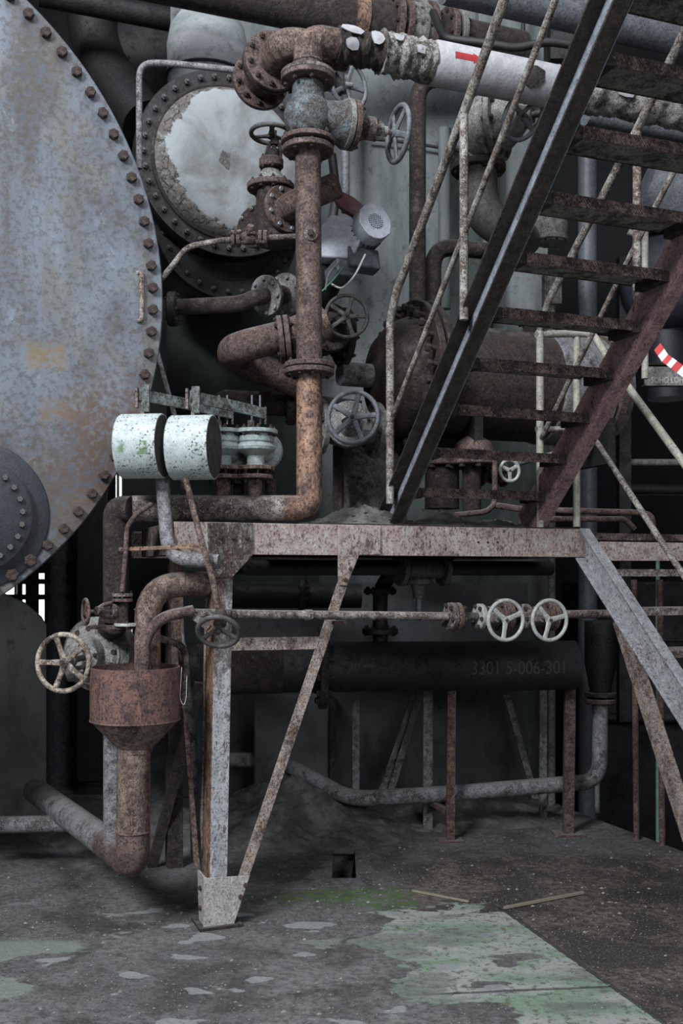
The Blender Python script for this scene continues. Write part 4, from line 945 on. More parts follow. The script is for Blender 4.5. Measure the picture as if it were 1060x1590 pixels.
T.part('gearbox', MB().extr([(-0.09, -0.12), (0.10, -0.13), (0.15, -0.02), (0.10, 0.10), (-0.02, 0.12), (-0.11, 0.03)], gb-Yv*0.07, gb+Yv*0.12, X, Z), 'motor', bevel=0.01)
T.part('terminal_box', MB().box(P(560, 405, 5.85), 0.20, 0.12, 0.09, a, b, md), 'motor_dark', bevel=0.01)
T.part('terminal_box', MB().box(P(528, 425, 5.85), 0.16, 0.10, 0.12, md, b, a), 'motor_dark', bevel=0.01)
T.part('hand_wheel', MB().lathe([(0.02, -0.03), (0.10, -0.005), (0.115, 0.01), (0.115, 0.02), (0.08, 0.012), (0.001, 0.0)], P(542, 322, 5.92), fw(40, 38), 32, caps=False), 'red_paint', label='dark red dished wheel')
T.part('cable', MB().tube(fil([P(567, 395, 5.75), P(550, 430, 5.72), P(530, 450, 5.74), P(513, 440, 5.76)], 0.05), 0.006, 8), 'white_wire', label='white cable')
T.part('cable', MB().tube(fil([P(532, 415, 5.72), P(520, 432, 5.72), P(500, 452, 5.74)], 0.03), 0.004, 8), 'green_wire', label='green cable')
T.part('cable', MB().tube(fil([P(528, 405, 5.72), P(510, 425, 5.72), P(505, 450, 5.74)], 0.03), 0.007, 8), 'grey_wheel', label='grey conduit')
T.part('valve_body', MB().lathe([(0.10, -0.1), (0.11, 0), (0.08, 0.15)], P(500, 440, 6.05), (md*0.6+Z*0.4), 28), 'dark')

# ================================================================== mid valves behind the pipe
valve('gate_valve', 'dark gate valve with a round five-spoke wheel facing forward, under the motor', P(545, 520, 6.45), U, -V, 0.10, 0.19, 0.18, 0.16, px(34, 6.1), 'rust_dark', 'rust_dark', 'dark_wheel', 5, rr=0.011, rot=0.3, wn=fw(5, 0), wheel_at=P(538, 491, 5.85))
# reposition handled by geometry above; lower valve
valve('gate_valve', 'grey gate valve with a large blue-grey five-spoke wheel beside the lower thick pipe', P(546, 648, 6.35), U, fw(4, 0), 0.09, 0.20, 0.17, 0.15, px(43, 5.85), 'grey_cast', 'grey_cast', 'grey_wheel', 5, rr=0.0135, rot=0.25, wn=fw(-14, 0), wheel_at=P(548, 648, 5.8))
# valve wheel behind the insulated pipe
T = Thing('gate_valve', 'pale grey handwheel valve hidden under the torn insulation', 'valve', P(520, 130, 6.4))
T.part('body', MB().lathe([(0.06, 0), (0.06, 0.14)], P(505, 125, 6.45), U, 24), 'grey_cast')
T.part('stem', MB().cyl(P(515, 128, 6.42), P(548, 132, 6.42), 0.014, 10), 'grey_cast')
T.part('gland', MB().box(P(525, 130, 6.42), 0.06, 0.07, 0.12, U, V, Z), 'dark', bevel=0.003)
wheel(T, P(541, 131, 6.42), fw(42, 0), px(40, 6.4), 0.014, 5, 'grey_wheel', 0.3, 0.02)

# pedestal vessel below, grey lavender
T = Thing('pump_housing', 'grey rounded pump housing standing behind the rubble on the deck', 'pump', P(600, 800, 6.9))
T.part('body', MB().lathe([(0.20, 0), (0.20, 0.16), (0.27, 0.30), (0.27, 0.42), (0.2, 0.5), (0.1, 0.55)], P(580, 800, 6.9), Z, 40), 'dusty')
T.part('stand', MB().cyl(P(525, 800, 6.6), P(525, 640, 6.6), 0.035, 16), 'rust_dark')

# ================================================================== big drum
dc = P(632, 588, 6.55)
T = Thing('horizontal_drum', 'large brown rusted drum with a big bolted flange lying behind the stairs', 'tank', dc-Z*0.45)
T.part('dished_head', MB().lathe([(0.001, -0.26), (0.12, -0.25), (0.25, -0.2), (0.34, -0.12), (0.38, -0.04), (0.38, 0)], dc, U, 64, caps=False), 'drum')
flange(T, dc+U*0.02, U, 0.49, 0.045, 'drum', 28, br=0.026, bR=0.435, L=0.13)
flange(T, dc+U*0.085, U, 0.49, 0.045, 'rust_dark', 0)
T.part('shell', MB().lathe([(0.36, 0.1), (0.36, 1.42)], dc, U, 72), 'drum')
T.part('shell_band', MB().lathe([(0.365, 1.36), (0.38, 1.37), (0.38, 1.42), (0.365, 1.43)], dc, U, 72), 'rust')
T.part('end_jacket', MB().lathe([(0.362, 0.95), (0.372, 0.96), (0.372, 1.34), (0.362, 1.35)], dc, U, 72), 'dusty', label='dusty grey jacket band')
T.part('end_jacket', MB().lathe([(0.36, 1.42), (0.33, 1.5), (0.2, 1.57), (0.001, 1.6)], dc, U, 72, caps=False), 'dusty')
for t in (0.32, 1.3):
    T.part('saddle', MB().extr([(-0.3, -0.52), (0.3, -0.52), (0.3, -0.2), (0.2, -0.3), (0, -0.34), (-0.2, -0.3), (-0.3, -0.2)], dc+U*t, dc+U*(t+0.06), V, Z), 'dark')
T.part('nozzle', MB().cyl(dc+U*0.55+Z*0.3, dc+U*0.55+Z*0.46, 0.06, 20), 'rust_dark'); flange(T, dc+U*0.55+Z*0.46, Z, 0.10, 0.03, 'rust_dark', 8)
T.part('nozzle', MB().cyl(dc+U*0.9+Z*0.3, dc+U*0.9+Z*0.44, 0.05, 20), 'rust_dark'); flange(T, dc+U*0.9+Z*0.44, Z, 0.09, 0.03, 'rust_dark', 8)
pipeline('connecting_pipe', 'short dusty stub pipe joining the drum head to the gate valve', [dc-U*0.02+V*0-Z*0.0+P(0, 0, 0)*0-U*0.2, dc-U*0.46], 0.075, 'dusty', 0.05)

# vertical brown pipe, hooked pipe, conduits
T = pipeline('brown_pipe', 'straight red-brown vertical pipe in front of the pale wall', [P(648, 560, 7.2), P(648, 128, 7.2), P(700, 118, 7.35)], px(13, 7.2), 'rust_dark', 0.18, 24)
T.o['label'] = 'straight red-brown vertical pipe bending right under the white insulated pipe'
pipeline('hooked_pipe', 'dark brown pipe hooked over to the right above the drum, behind the stair rail', [P(672, 560, 7.3), P(672, 382, 7.3), P(780, 392, 7.4)], px(13, 7.3), 'rust_dark', 0.16, 24)
thin('wall_conduit', 'blue-grey vertical conduit on the pale wall right of the plaster head', [P(536, 90, 7.9), P(536, 330, 7.9)], px(7, 7.9), 'grey_blue_pipe')
thin('wall_conduit', 'dark curved hose hanging left of the motor', [P(515, 240, 6.6), P(522, 300, 6.6), P(515, 350, 6.5)], px(7, 6.6), 'wire')
thin('wall_cable', 'black horizontal cable across the pale wall left of the stair rail', [P(570, 215, 8.12), P(640, 222, 8.12), P(735, 238, 8.12)], 0.012, 'wire')
thin('wall_rib', 'pale vertical rib pipe on the wall behind the stair rail', [P(690, 480, 8.0), P(690, 200, 8.0)], 0.05, 'plaster')
thin('wall_rib', 'wide pale downpipe on the wall behind the round valve', [P(760, 480, 8.05), P(760, 130, 8.05)], 0.075, 'plaster')
thin('black_hose', 'black sagging hose above the white insulated pipe', [P(672, 20, 7.3), P(690, 60, 6.95), P(760, 68, 6.9), P(800, 76, 6.9), P(850, 64, 6.9), P(900, 72, 6.9)], 0.028, 'wire', 0.08)
thin('wall_conduit', 'dark short drop conduit below the overhead grey pipe', [P(812, 0, 7.8), P(812, 72, 7.8)], 0.015, 'wire')
one('wall_bracket', 'dark grey steel plate fixed high on the wall beside the stringer', 'bracket', MB().box(P(878, 45, 7.9), 0.25, 0.1, 0.5), 'dark')

# round valve at upper right with elbow
cr_ = P(768, 192, 6.3)
T = Thing('round_valve', 'heavy grey valve with a domed bolted cover behind the stair rail posts', 'valve', cr_)
vd = (U*0.62-V*0.74+Z*0.0).normalized()
T.part('body', MB().lathe([(0.14, -0.12), (0.19, -0.06), (0.20, 0.02), (0.17, 0.06)], cr_-vd*0.05-Z*0.02, vd, 40), 'grey_cast')
flange(T, cr_+vd*0.02, vd, 0.225, 0.035, 'grey_cast', 10, br=0.017, ph=0.2, stud=False)
T.part('cover', MB().lathe([(0.17, 0.03), (0.16, 0.08), (0.12, 0.14), (0.07, 0.19), (0.05, 0.24)], cr_, vd, 40), 'grey_cast')
T.part('stem', MB().cyl(cr_+vd*0.2, cr_+vd*0.36, 0.02, 12), 'dark_wheel')
yoke(T, cr_+vd*0.2, cr_+vd*0.33, Z, 0.07, 0.016, 'dark_wheel')
wheel(T, P(812, 180, 5.95), fw(38, -38), 0.15, 0.0135, 4, 'grey_wheel', 0.4, 0.02)
T.part('stem', MB().cyl(cr_+vd*0.2, P(812, 180, 5.95), 0.016, 12), 'dark_wheel')
T.part('outlet', MB().lathe([(0.12, 0), (0.11, 0.1), (0.11, 0.22)], P(742, 215, 6.4), -Z, 32), 'grey_cast')
flange(T, P(742, 262, 6.4), Z, 0.17, 0.04, 'rust_dark', 8)
T = pipeline('curved_pipe', 'dark grey curved pipe dropping from the heavy round valve behind the stringer', [P(742, 266, 6.4), P(744, 330, 6.4), P(800, 368, 6.5), P(815, 372, 7.6)], 0.118, 'dark_wheel', 0.2, 32)

# overhead pipes
T = Thing('overhead_pipe', 'brown overhead pipe with rusty collars crossing the top edge of the frame', 'pipe', P(440, 8, 7.2))
op = P(440, 6, 7.2); opf = lambda t: op+U*t
T.part('pipe_run', MB().tube([opf(-3.2), opf(1.9)], 0.155, 32), 'rust_dark')
T.part('collar', MB().lathe([(0.165, 0.50), (0.165, 0.60)], op, U, 40), 'rust_orange')
for t, mt in ((0.83, 'rust'), (0.90, 'rust'), (1.02, 'grey_cast'), (1.10, 'rust'), (1.26, 'rust'), (1.33, 'grey_cast')):
    flange(T, opf(t), U, 0.215, 0.045, mt, 10, br=0.018)
T.part('coupling', MB().lathe([(0.19, 0.92), (0.19, 1.08)], op, U, 40), 'grey_cast')
T = pipeline('overhead_pipe', 'blue-grey smooth overhead pipe along the top right edge', [P(690, -22, 7.0), P(690, -22, 7.0)+U*2.2], 0.115, 'grey_blue_pipe', 0.1, 32)
T = pipeline('roof_girder_pipe', 'dark steel tube high at the upper left corner beyond the tank', [P(60, -10, 8.6), P(60, -10, 8.6)+U*2.0], 0.10, 'dark', 0.1, 24)
one('wall_panel', 'pale plaster pier high on the wall beside the small dark stair top', 'wall panel', MB().box(P(790, 40, 8.05), 0.5, 0.2, 0.9), 'plaster')
# right-hand background seen through the stairs
thin('background_pipe', 'bright blue-grey corrugated pipe glimpsed between the upper treads', [P(908, 182, 6.6), P(908, 182, 6.6)+U*1.3], 0.055, 'grey_blue_pipe', 0.1, n=24)
thin('background_pipe', 'dark vertical pipe behind the middle treads', [V3((P(912, 560, 8.2).x, 8.2, -1.7)), P(912, 240, 8.2)], 0.075, 'motor_dark', n=24)
thin('background_pipe', 'very dark thick vertical pipe at the right edge behind the stairs', [P(1035, 620, 8.8), P(1035, 150, 8.8)], 0.16, 'dark_blue', n=28)
one('background_box', 'small grey electrical box seen between treads above the drum', 'box', MB().box(P(856, 450, 7.9), 0.13, 0.12, 0.24).cyl(P(856, 472, 7.9), V3((P(856, 0, 7.9).x, 7.9, 0)), 0.03, 12), 'grey_cast')
T = Thing('background_valve', 'dim grey valve under the third highest visible tread', 'valve', P(855, 350, 7.3))
T.part('body', MB().lathe([(0.10, -0.12), (0.12, 0), (0.10, 0.12)], P(855, 352, 7.3), Z, 28), 'grey_cast'); flange(T, P(855, 372, 7.3), Z, 0.12, 0.035, 'grey_cast', 8)
T = pipeline('background_duct', 'blue-grey sloping duct far behind the right handrail', [P(1000, 290, 8.4), P(1120, 330, 8.4)], 0.26, 'grey_blue_pipe', 0.1, 32)
T = Thing('second_drum', 'rounded dusty grey tank end far behind the right handrail', 'tank', P(1020, 430, 8.6)-Z*0.3)
T.part('shell', MB().lathe([(0.001, -0.2), (0.3, -0.12), (0.42, 0.05), (0.42, 1.2)], P(1030, 430, 8.6), (U*0.8+V*0.5), 48, caps=False), 'dark_blue')
# extra rail post at the rear
T = Thing('rear_handrail', 'pale green-grey rear handrail post far behind the right stringer', 'handrail', P(1001, 585, 6.9))
T.part('post', MB().tube([P(1001, 588, 6.9), P(1001, 352, 6.9)], 0.024, 12), 'yellow_rail'); T.part('rail', MB().tube(fil([P(975, 360, 6.9), P(1001, 370, 6.9), P(1001, 400, 6.9)], 0.04), 0.02, 12), 'yellow_rail')

# lettered ledge and barrier tape
T = Thing('lettered_ledge', 'grey ledge channel with worn stencilled letters at the right edge', 'beam', P(1050, 596, 7.1))
T.part('channel', MB().extr(CH(0.13, 0.06), P(1000, 584, 7.1), P(1000, 584, 7.1)+X*1.2, Yv, Z), 'grey_cast', bevel=0.002)
T.part('shelf', MB().box(P(1080, 572, 7.25), 0.9, 0.3, 0.012), 'rust_dark')
def text_mesh(s, size):
    cu = bpy.data.curves.new('txt', 'FONT'); cu.body = s; cu.size = size; cu.extrude = 0.0
    o = bpy.data.objects.new('txt', cu); COL.objects.link(o); dg = bpy.context.evaluated_depsgraph_get(); dg.update()
    me = bpy.data.meshes.new_from_object(o.evaluated_get(dg)); bpy.data.objects.remove(o)
    import bmesh
    bm = bmesh.new(); bm.from_mesh(me); bmesh.ops.triangulate(bm, faces=bm.faces)
    for _ in range(2): bmesh.ops.subdivide_edges(bm, edges=[e for e in bm.edges if e.calc_length() > size*0.12], cuts=2); bmesh.ops.triangulate(bm, faces=bm.faces)
    bm.to_mesh(me); bm.free(); vs = [v.co.copy() for v in me.vertices]; fs = [tuple(p.vertices) for p in me.polygons]
    bpy.data.meshes.remove(me); return vs, fs
vs, fs = text_mesh('SOHO LOHO', 0.055); m = MB(); t0 = P(1010, 592, 7.1)
m.v = [t0+X*v.x*0.8+Z*(v.y-0.01)-Yv*0.002 for v in vs]; m.f = fs; T.part('lettering', m, 'sign_text')
T = Thing('barrier_tape', 'red and white striped barrier tape sagging at the right edge', 'tape', P(1040, 560, 5.9))
ta = [P(1020, 538, 6.0), P(1032, 556, 5.98), P(1046, 566, 5.96), P(1064, 580, 5.95), P(1090, 594, 5.95)]
m1, m2 = MB(), MB()
for k in range(4):
    for j in range(2):
        a = ta[k].lerp(ta[k+1], j/2); b = ta[k].lerp(ta[k+1], (j+1)/2); up = Z*0.021+X*0.018; i_ = (k*2+j)
        mm = m1 if i_ % 2 else m2; i = len(mm.v); mm.v += [a-up, b-up, b+up, a+up, a-up+Yv*0.001, b-up+Yv*0.001, b+up+Yv*0.001, a+up+Yv*0.001]
        mm.f += [(i, i+1, i+2, i+3), (i+4, i+7, i+6, i+5), (i, i+4, i+5, i+1), (i+3, i+2, i+6, i+7)]
T.part('white_stripe', m1, 'tape_white'); T.part('red_stripe', m2, 'tape_red')

# behind the stair foot on the deck: valves and thin tubes
T = Thing('deck_tube', 'thin rusty T-shaped tube under the lowest tread', 'pipe', P(768, 790, 6.4))
T.part('tube', MB().tube(fil([P(768, 712, 6.4), P(768, 782, 6.4), P(755, 795, 6.35), P(705, 800, 6.3)], 0.04), 0.018, 10), 'rust')
T.part('tube', MB().tube(fil([P(764, 784, 6.4), P(810, 791, 6.4), P(990, 796, 6.5), P(1012, 800, 6.5), P(1015, 840, 6.5)], 0.06), 0.020, 10), 'rust')
thin('deck_tube', 'thin dusty tube lying along the deck right of the stair foot', [P(850, 806, 6.25), P(970, 806, 6.25), P(985, 822, 6.25)], 0.018, 'rust', 0.06)
valve('gate_valve', 'small valve with a pale three-spoke wheel glimpsed under the stairs', P(764, 735, 6.75), U, fw(18, 0), 0.045, 0.09, 0.08, 0.10, px(19, 6.5), 'rust', 'rust', 'white_wheel', 3, rr=0.011, rot=1.0, wheel_at=P(791, 731, 6.5))
T = Thing('broken_flange_pipe', 'flaking brown flanged pipe stub just under the second tread', 'pipe', P(690, 780, 6.5))
T.part('stub', MB().lathe([(0.11, 0), (0.11, 0.26)], P(686, 790, 6.6), Z, 28), 'rust_dark'); flange(T, P(686, 718, 6.6), Z, 0.16, 0.045, 'rust', 8, br=0.02)
T = Thing('broken_flange_pipe', 'flaking conical bonnet on a brown flange between the second and third tread', 'pipe', P(735, 780, 6.5))
T.part('bonnet', MB().lathe([(0.13, 0), (0.11, 0.06), (0.05, 0.1), (0.03, 0.14)], P(735, 702, 6.5), Z, 24), 'rust'); flange(T, P(732, 716, 6.5), Z, 0.16, 0.05, 'rust', 8, br=0.02)
T.part('stub', MB().cyl(P(732, 800, 6.5), P(732, 716, 6.5), 0.06, 20), 'rust_dark')
thin('deck_angle', 'pale steel angle sloping behind the lower treads', [P(800, 720, 6.6), P(880, 700, 6.7), P(960, 600, 6.9)], 0.02, 'grey_blue_pipe')

# rubble heaps
def stone(m, c, r):
    i = len(m.v); q = [V3((random.gauss(0, 1), random.gauss(0, 1), random.gauss(0, 1))).normalized() for _ in range(0)]
    for d in ((1, 0, 0), (-1, 0, 0), (0, 1, 0), (0, -1, 0), (0, 0, 1), (0, 0, -1)):
        m.v.append(c+V3(d)*r*random.uniform(0.6, 1.2)*(0.6 if d[2] else 1))
    for f in ((0, 2, 4), (2, 1, 4), (1, 3, 4), (3, 0, 4), (2, 0, 5), (1, 2, 5), (3, 1, 5), (0, 3, 5)): m.f.append(tuple(i+k for k in f))
def heap(name, label, c, rx, ry, h, seedv, mat='rubble', nx=90, prof=1.6, ax=U, ay=V):
    random.seed(seedv); m = MB(); c = V3(c)
    ph = [random.uniform(0, 6) for _ in range(8)]
    for i in range(nx+1):
        for j in range(nx+1):
            a, b = -1+2*i/nx, -1+2*j/nx; r = math.sqrt(a*a+b*b)
            z = max(0, 1-r)**prof if r < 1 else 0
            z *= 1+0.3*math.sin(5*a+ph[0])*math.cos(6*b+ph[1])+0.15*math.sin(13*a+ph[2])*math.sin(12*b+ph[3])
            z += (random.uniform(-0.02, 0.02)+0.05*math.sin(31*a+ph[4]+3*math.sin(9*b))*math.sin(27*b+ph[5]+2*math.sin(11*a)))*(min(1, (1-r)*4) if r < 1 else 0)
            m.v.append(c+ax*a*rx+ay*b*ry+Z*(z*h-(0.01 if r >= 1 else 0)))
    for i in range(nx):
        for j in range(nx): k = i*(nx+1)+j; m.f.append((k, k+nx+1, k+nx+2, k+1))
    base = list(m.v)
    for k in range(260):
        q = random.choice(base)
        if q.z > c.z+0.012: stone(m, q, random.choice((0.006, 0.009, 0.012, 0.02)))
    o = one(name, label, 'rubble', m, mat, smooth=30); o['kind'] = 'stuff'
heap('rubble_heap', 'grey rubble heap on the deck beside the thick pipe elbow', W(0.93, 0.32, PT+0.006), 0.42, 0.26, 0.16, 3)
heap('rubble_heap', 'low dusty rubble on the deck at the stair foot', W(1.38, 0.28, PT+0.006), 0.4, 0.24, 0.09, 8)
heap('rubble_heap', 'pale dusty debris along the deck under the lowest tread', W(1.75, 0.35, PT+0.006), 0.42, 0.32, 0.07, 9)
heap('rubble_heap', 'large dusty rubble pile on the floor behind the diagonal brace', V3((-0.35, 7.25, 0)), 0.95, 0.72, 0.30, 5, prof=1.0, ax=X, ay=Yv)
heap('rubble_heap', 'low grey rubble pile against the wall foot under the platform', V3((0.75, 7.50, 0)), 0.9, 0.42, 0.16, 6, prof=1.0, ax=X, ay=Yv)
heap('rubble_heap', 'dark rubble on the floor behind the funnel pipes', V3((-1.2, 7.0, 0)), 0.8, 0.6, 0.2, 7, prof=1.0, ax=X, ay=Yv)

# ================================================================== funnel group
YF = 5.0
T = Thing('drain_funnel', 'rust-brown drain funnel with cone and thick U-bend pipe reaching the floor', 'funnel', P(205, 1372, YF))
fc_ = P(210, 1035, YF); rF = px(69, YF); h1 = px(82, YF); h2 = px(44, YF)
T.part('bowl', MB().lathe([(rF, -h1), (rF, 0), (rF-0.008, 0), (rF-0.008, -h1)], fc_, Z, 64, caps=False), 'funnel')
T.part('rim_seam', MB().torus(fc_-Z*h1, Z, rF, 0.004, 64, 6), 'funnel')
T.part('cone', MB().lathe([(rF, -h1), (px(27, YF), -h1-h2), (px(27, YF), -h1-h2-0.02)], fc_, Z, 64, caps=False), 'rust_streak')
lx = P(208, 1160, YF).x
d0 = P(208, 1345, YF)
T.part('drop_pipe', MB().tube([V3((d0.x, YF, P(0, 1160, YF).z)), V3((d0.x-0.005, YF, P(0, 1290, YF).z))], px(26, YF), 32), 'rust_streak')
T.part('weld_seam', MB().torus(V3((d0.x-0.005, YF, P(0, 1291, YF).z)), Z, px(26, YF), 0.004, 32, 6), 'rust')
bz = P(0, 1340, YF).z
ddir = V3((-0.50, 0.86, 0)).normalized()
g0 = V3((d0.x, YF, bz))
T.part('bottom_bend', MB().tube(fil([V3((d0.x-0.005, YF, P(0, 1290, YF).z)), V3((d0.x-0.005, YF, bz)), g0+ddir*0.42], 0.11, 10), px(26, YF), 32), 'rust', label='dusty bottom bend')
T.part('floor_pipe', MB().tube([g0+ddir*0.40, g0+ddir*1.95], px(25, YF), 28), 'dusty')
tp = g0+ddir*0.24
T.part('riser_pipe', MB().tube([tp, V3((tp.x-0.0, tp.y, P(0, 1110, tp.y).z))], px(24, YF), 32), 'dusty', label='pale dusty riser beside the drop pipe')
# pipes feeding the funnel
T = pipeline('elbow_pipe', 'thick rusty elbow pipe turning down into the drain funnel', [P(345, 905, 5.25), P(229, 909, 5.08), P(229, 1060, 5.03)], px(20, 5.1), 'rust_streak', 0.17, 32, weld=[(P(229, 946, 5.08), Z)])
thin('curved_tube', 'slim dark curved tube dipping into the drain funnel', [P(300, 948, 4.98), P(250, 958, 4.93), P(225, 990, 4.93), P(223, 1060, 4.95)], px(9, 4.93), 'rust', 0.12, n=14)
thin('bent_tube', 'thin pale tube bent down behind the drain funnel', [P(245, 990, 5.3), P(285, 1003, 5.3), P(290, 1030, 5.3), P(285, 1100, 5.3)], px(5.5, 5.3), 'rust_pale', 0.05)
thin('wire_loop', 'thin pale wire loop hanging on the right side of the drain funnel', [P(282, 1036, 4.98), P(279, 1085, 4.98), P(285, 1097, 4.98), P(289, 1085, 4.99), P(290, 1050, 5.0)], 0.0018, 'white_wire', 0.03, cat='wire', n=6)
# white-ish bent pipe beside the counterweights
pipeline('bent_pipe', 'pale mottled bent pipe descending between the counterweights to the column', [P(245, 660, 5.16), P(262, 868, 5.03), P(340, 872, 5.0)], px(11, 5.1), 'dusty', 0.11, 24)
thin('thin_rod', 'thin rusty rod slanting down across the corner gusset', [P(288, 742, 4.95), P(310, 830, 4.93), P(330, 900, 4.93), P(341, 955, 4.95)], px(5, 4.95), 'rust_streak', 0.03)
one('flat_bar', 'short horizontal rusty flat bar beside the corner gusset', 'bar', MB().bar(P(185, 853, 5.0), P(312, 848, 5.02), 0.018, 0.026, Z), 'rust_orange')
thin('impulse_tube', 'thin twisted brown tube dropping from the thick pipe to the small side valve', [P(235, 783, 5.05), P(212, 798, 5.0), P(197, 818, 4.98), P(195, 860, 4.98), P(190, 918, 5.0)], px(4, 5), 'rust', 0.03)
thin('fallen_cable', 'long dark hose hanging down behind the column beside the funnel', [P(262, 900, 5.75), P(282, 1000, 5.6), P(298, 1150, 5.5), P(304, 1330, 5.45)], px(8, 5.5), 'dusty', 0.1)
one('steel_angle', 'thin rusty angle bar leaning beside the column foot', 'bar', MB().extr(LP(0.025, 0.02, 0.004), P(302, 1345, 5.2), P(272, 950, 5.5), U, V), 'rust_streak')

# large side valve with five-spoke wheel
cvv = P(152, 1015, 5.55)
vn = (U*-0.25-V*0.95).normalized()
vn = fw(-17, 2)
T = Thing('gate_valve', 'grey bolted side valve with a large tan five-spoke wheel left of the funnel', 'valve', cvv)
T.part('body', MB().lathe([(0.19, -0.1), (0.20, 0.02), (0.14, 0.08)], cvv+Yv*0.0, vn, 40), 'grey_cast')
flange(T, cvv+vn*0.05, vn, 0.165, 0.03, 'grey_cast', 12, br=0.017, ph=0.1, stud=False)
T.part('body', MB().lathe([(0.115, 0.0), (0.12, 0.1), (0.12, 0.24)], cvv+V3((0.09, 0, -0.03)), X*-1, 32), 'grey_cast')
T.part('bonnet', MB().lathe([(0.11, 0.05), (0.10, 0.14), (0.06, 0.2)], cvv-X*0.04, (P(98, 1030, 4.95)-cvv).normalized(), 28), 'grey_cast')
wc_ = P(98, 1029, 4.95); wn_ = (wc_-cvv).normalized()
T.part('stem', MB().cyl(cvv+(wc_-cvv)*0.2, wc_+wn_*0.01, 0.016, 12), 'dark_wheel')
flange(T, cvv+(wc_-cvv)*0.42, wn_, 0.075, 0.03, 'grey_cast', 4, br=0.012)
yoke(T, cvv+(wc_-cvv)*0.45, cvv+(wc_-cvv)*0.8, Z, 0.05, 0.012, 'rust_pale')
wheel(T, wc_, fw(-14, 3), px(48, 4.95), 0.0125, 5, 'tan_wheel', -0.33, 0.015, hubr=0.028)
T.part('riser', MB().cyl(cvv+V3((0.06, 0.05, 0.12)), P(176, 962, 5.3), 0.075, 24), 'rust_dark')
# small side valve above it
T = Thing('gate_valve', 'little rusty valve with a small punched handwheel above the tan wheel', 'valve', P(170, 958, 5.05))
cs = P(178, 948, 5.08); sd_ = (P(133, 949, 4.9)-cs).normalized(); sd_ = fw(-62, 0)
T.part('body', MB().lathe([(0.03, -0.03), (0.042, 0.0), (0.03, 0.04)], P(183, 946, 5.08), sd_, 20), 'rust')
yoke(T, P(180, 948, 5.07), P(154, 948, 4.98), Z, 0.035, 0.011, 'rust')
T.part('gland', MB().lathe([(0.035, -0.01), (0.035, 0.01)], P(176, 947, 5.06), sd_, 16), 'rust_pale')
T.part('gland', MB().lathe([(0.032, -0.006), (0.032, 0.006)], P(186, 947, 5.06), sd_, 16), 'rust')
T.part('stem', MB().cyl(P(182, 947, 5.07), P(133, 950, 4.97), 0.009, 10), 'grey_wheel')
wheel(T, P(133, 950, 4.96), sd_, px(22, 4.96), 0.0085, 3, 'rust', 0.2, 0.0)
flange(T, P(190, 924, 5.05), Z, 0.05, 0.015, 'rust_pale', 4, br=0.008); flange(T, P(190, 932, 5.05), Z, 0.05, 0.015, 'rust', 0)
T.part('stub', MB().cyl(P(192, 926, 5.05), P(192, 968, 5.05), 0.022, 16), 'rust_dark')
flange(T, P(197, 970, 5.05), Z, 0.062, 0.014, 'pale', 4, br=0.008)
T.part('support_bar', MB().bar(P(140, 974, 5.0), P(208, 974, 5.05), 0.02, 0.03, Z), 'rust')
# wheel on the column
T = Thing('handwheel_valve', 'dark handwheel tilted upward hanging in front of the blue-grey column', 'valve', P(340, 985, 4.9))
wq = P(339, 981, 4.86); wnq = fw(-2, -42)
wheel(T, wq, wnq, px(36, 4.86), 0.0125, 3, 'dark_wheel', 0.0, 0.02)
T.part('stem', MB().cyl(wq-wnq*-0.01, wq-wnq*0.10, 0.012, 12), 'rust_dark')
T.part('gland', MB().lathe([(0.03, 0.05), (0.035, 0.10), (0.02, 0.14)], wq, -wnq, 20), 'rust_dark')
T.part('fork', MB().bar(P(293, 950, 5.0), P(325, 975, 4.98), 0.03, 0.03, Z), 'rust_pale')

# ================================================================== long horizontal pipe with two white wheels
yl = 4.98
hp = lambda x, y=955: P(x, y, 0)
def hY(x):   # depth along the line, parallel to the beam and in front of it
    k = (x-CX)/F; o = W(0, -0.09, 0); t = (k*o.y-o.x)/(U.x-k*U.y); return o.y+U.y*t
def H(x, y): return P(x, y, hY(x))
T = Thing('horizontal_pipe', 'long thin dusty pipe running level under the platform beam', 'pipe', H(600, 962))
T.part('pipe_run', MB().tube([H(292, 952), H(400, 954), H(695, 957)], px(7, 5.2), 16), 'rust_pale')
T.part('pipe_run', MB().tube([H(750, 956), H(1000, 952)], px(6.5, 5.8), 16), 'rust_pale')
T.part('pipe_run', MB().tube([H(695, 957), H(752, 957)], px(6, 5.6), 16), 'dark_wheel')
T.part('coupling', MB().lathe([(0.028, -0.02), (0.028, 0.02)], H(478, 955), U, 16), 'rust_pale')
flange(T, H(700, 957), U, px(22, 5.4), 0.03, 'rust_pale', 6, br=0.013); flange(T, H(709, 957), U, px(22, 5.4), 0.03, 'rust', 6, br=0.013)
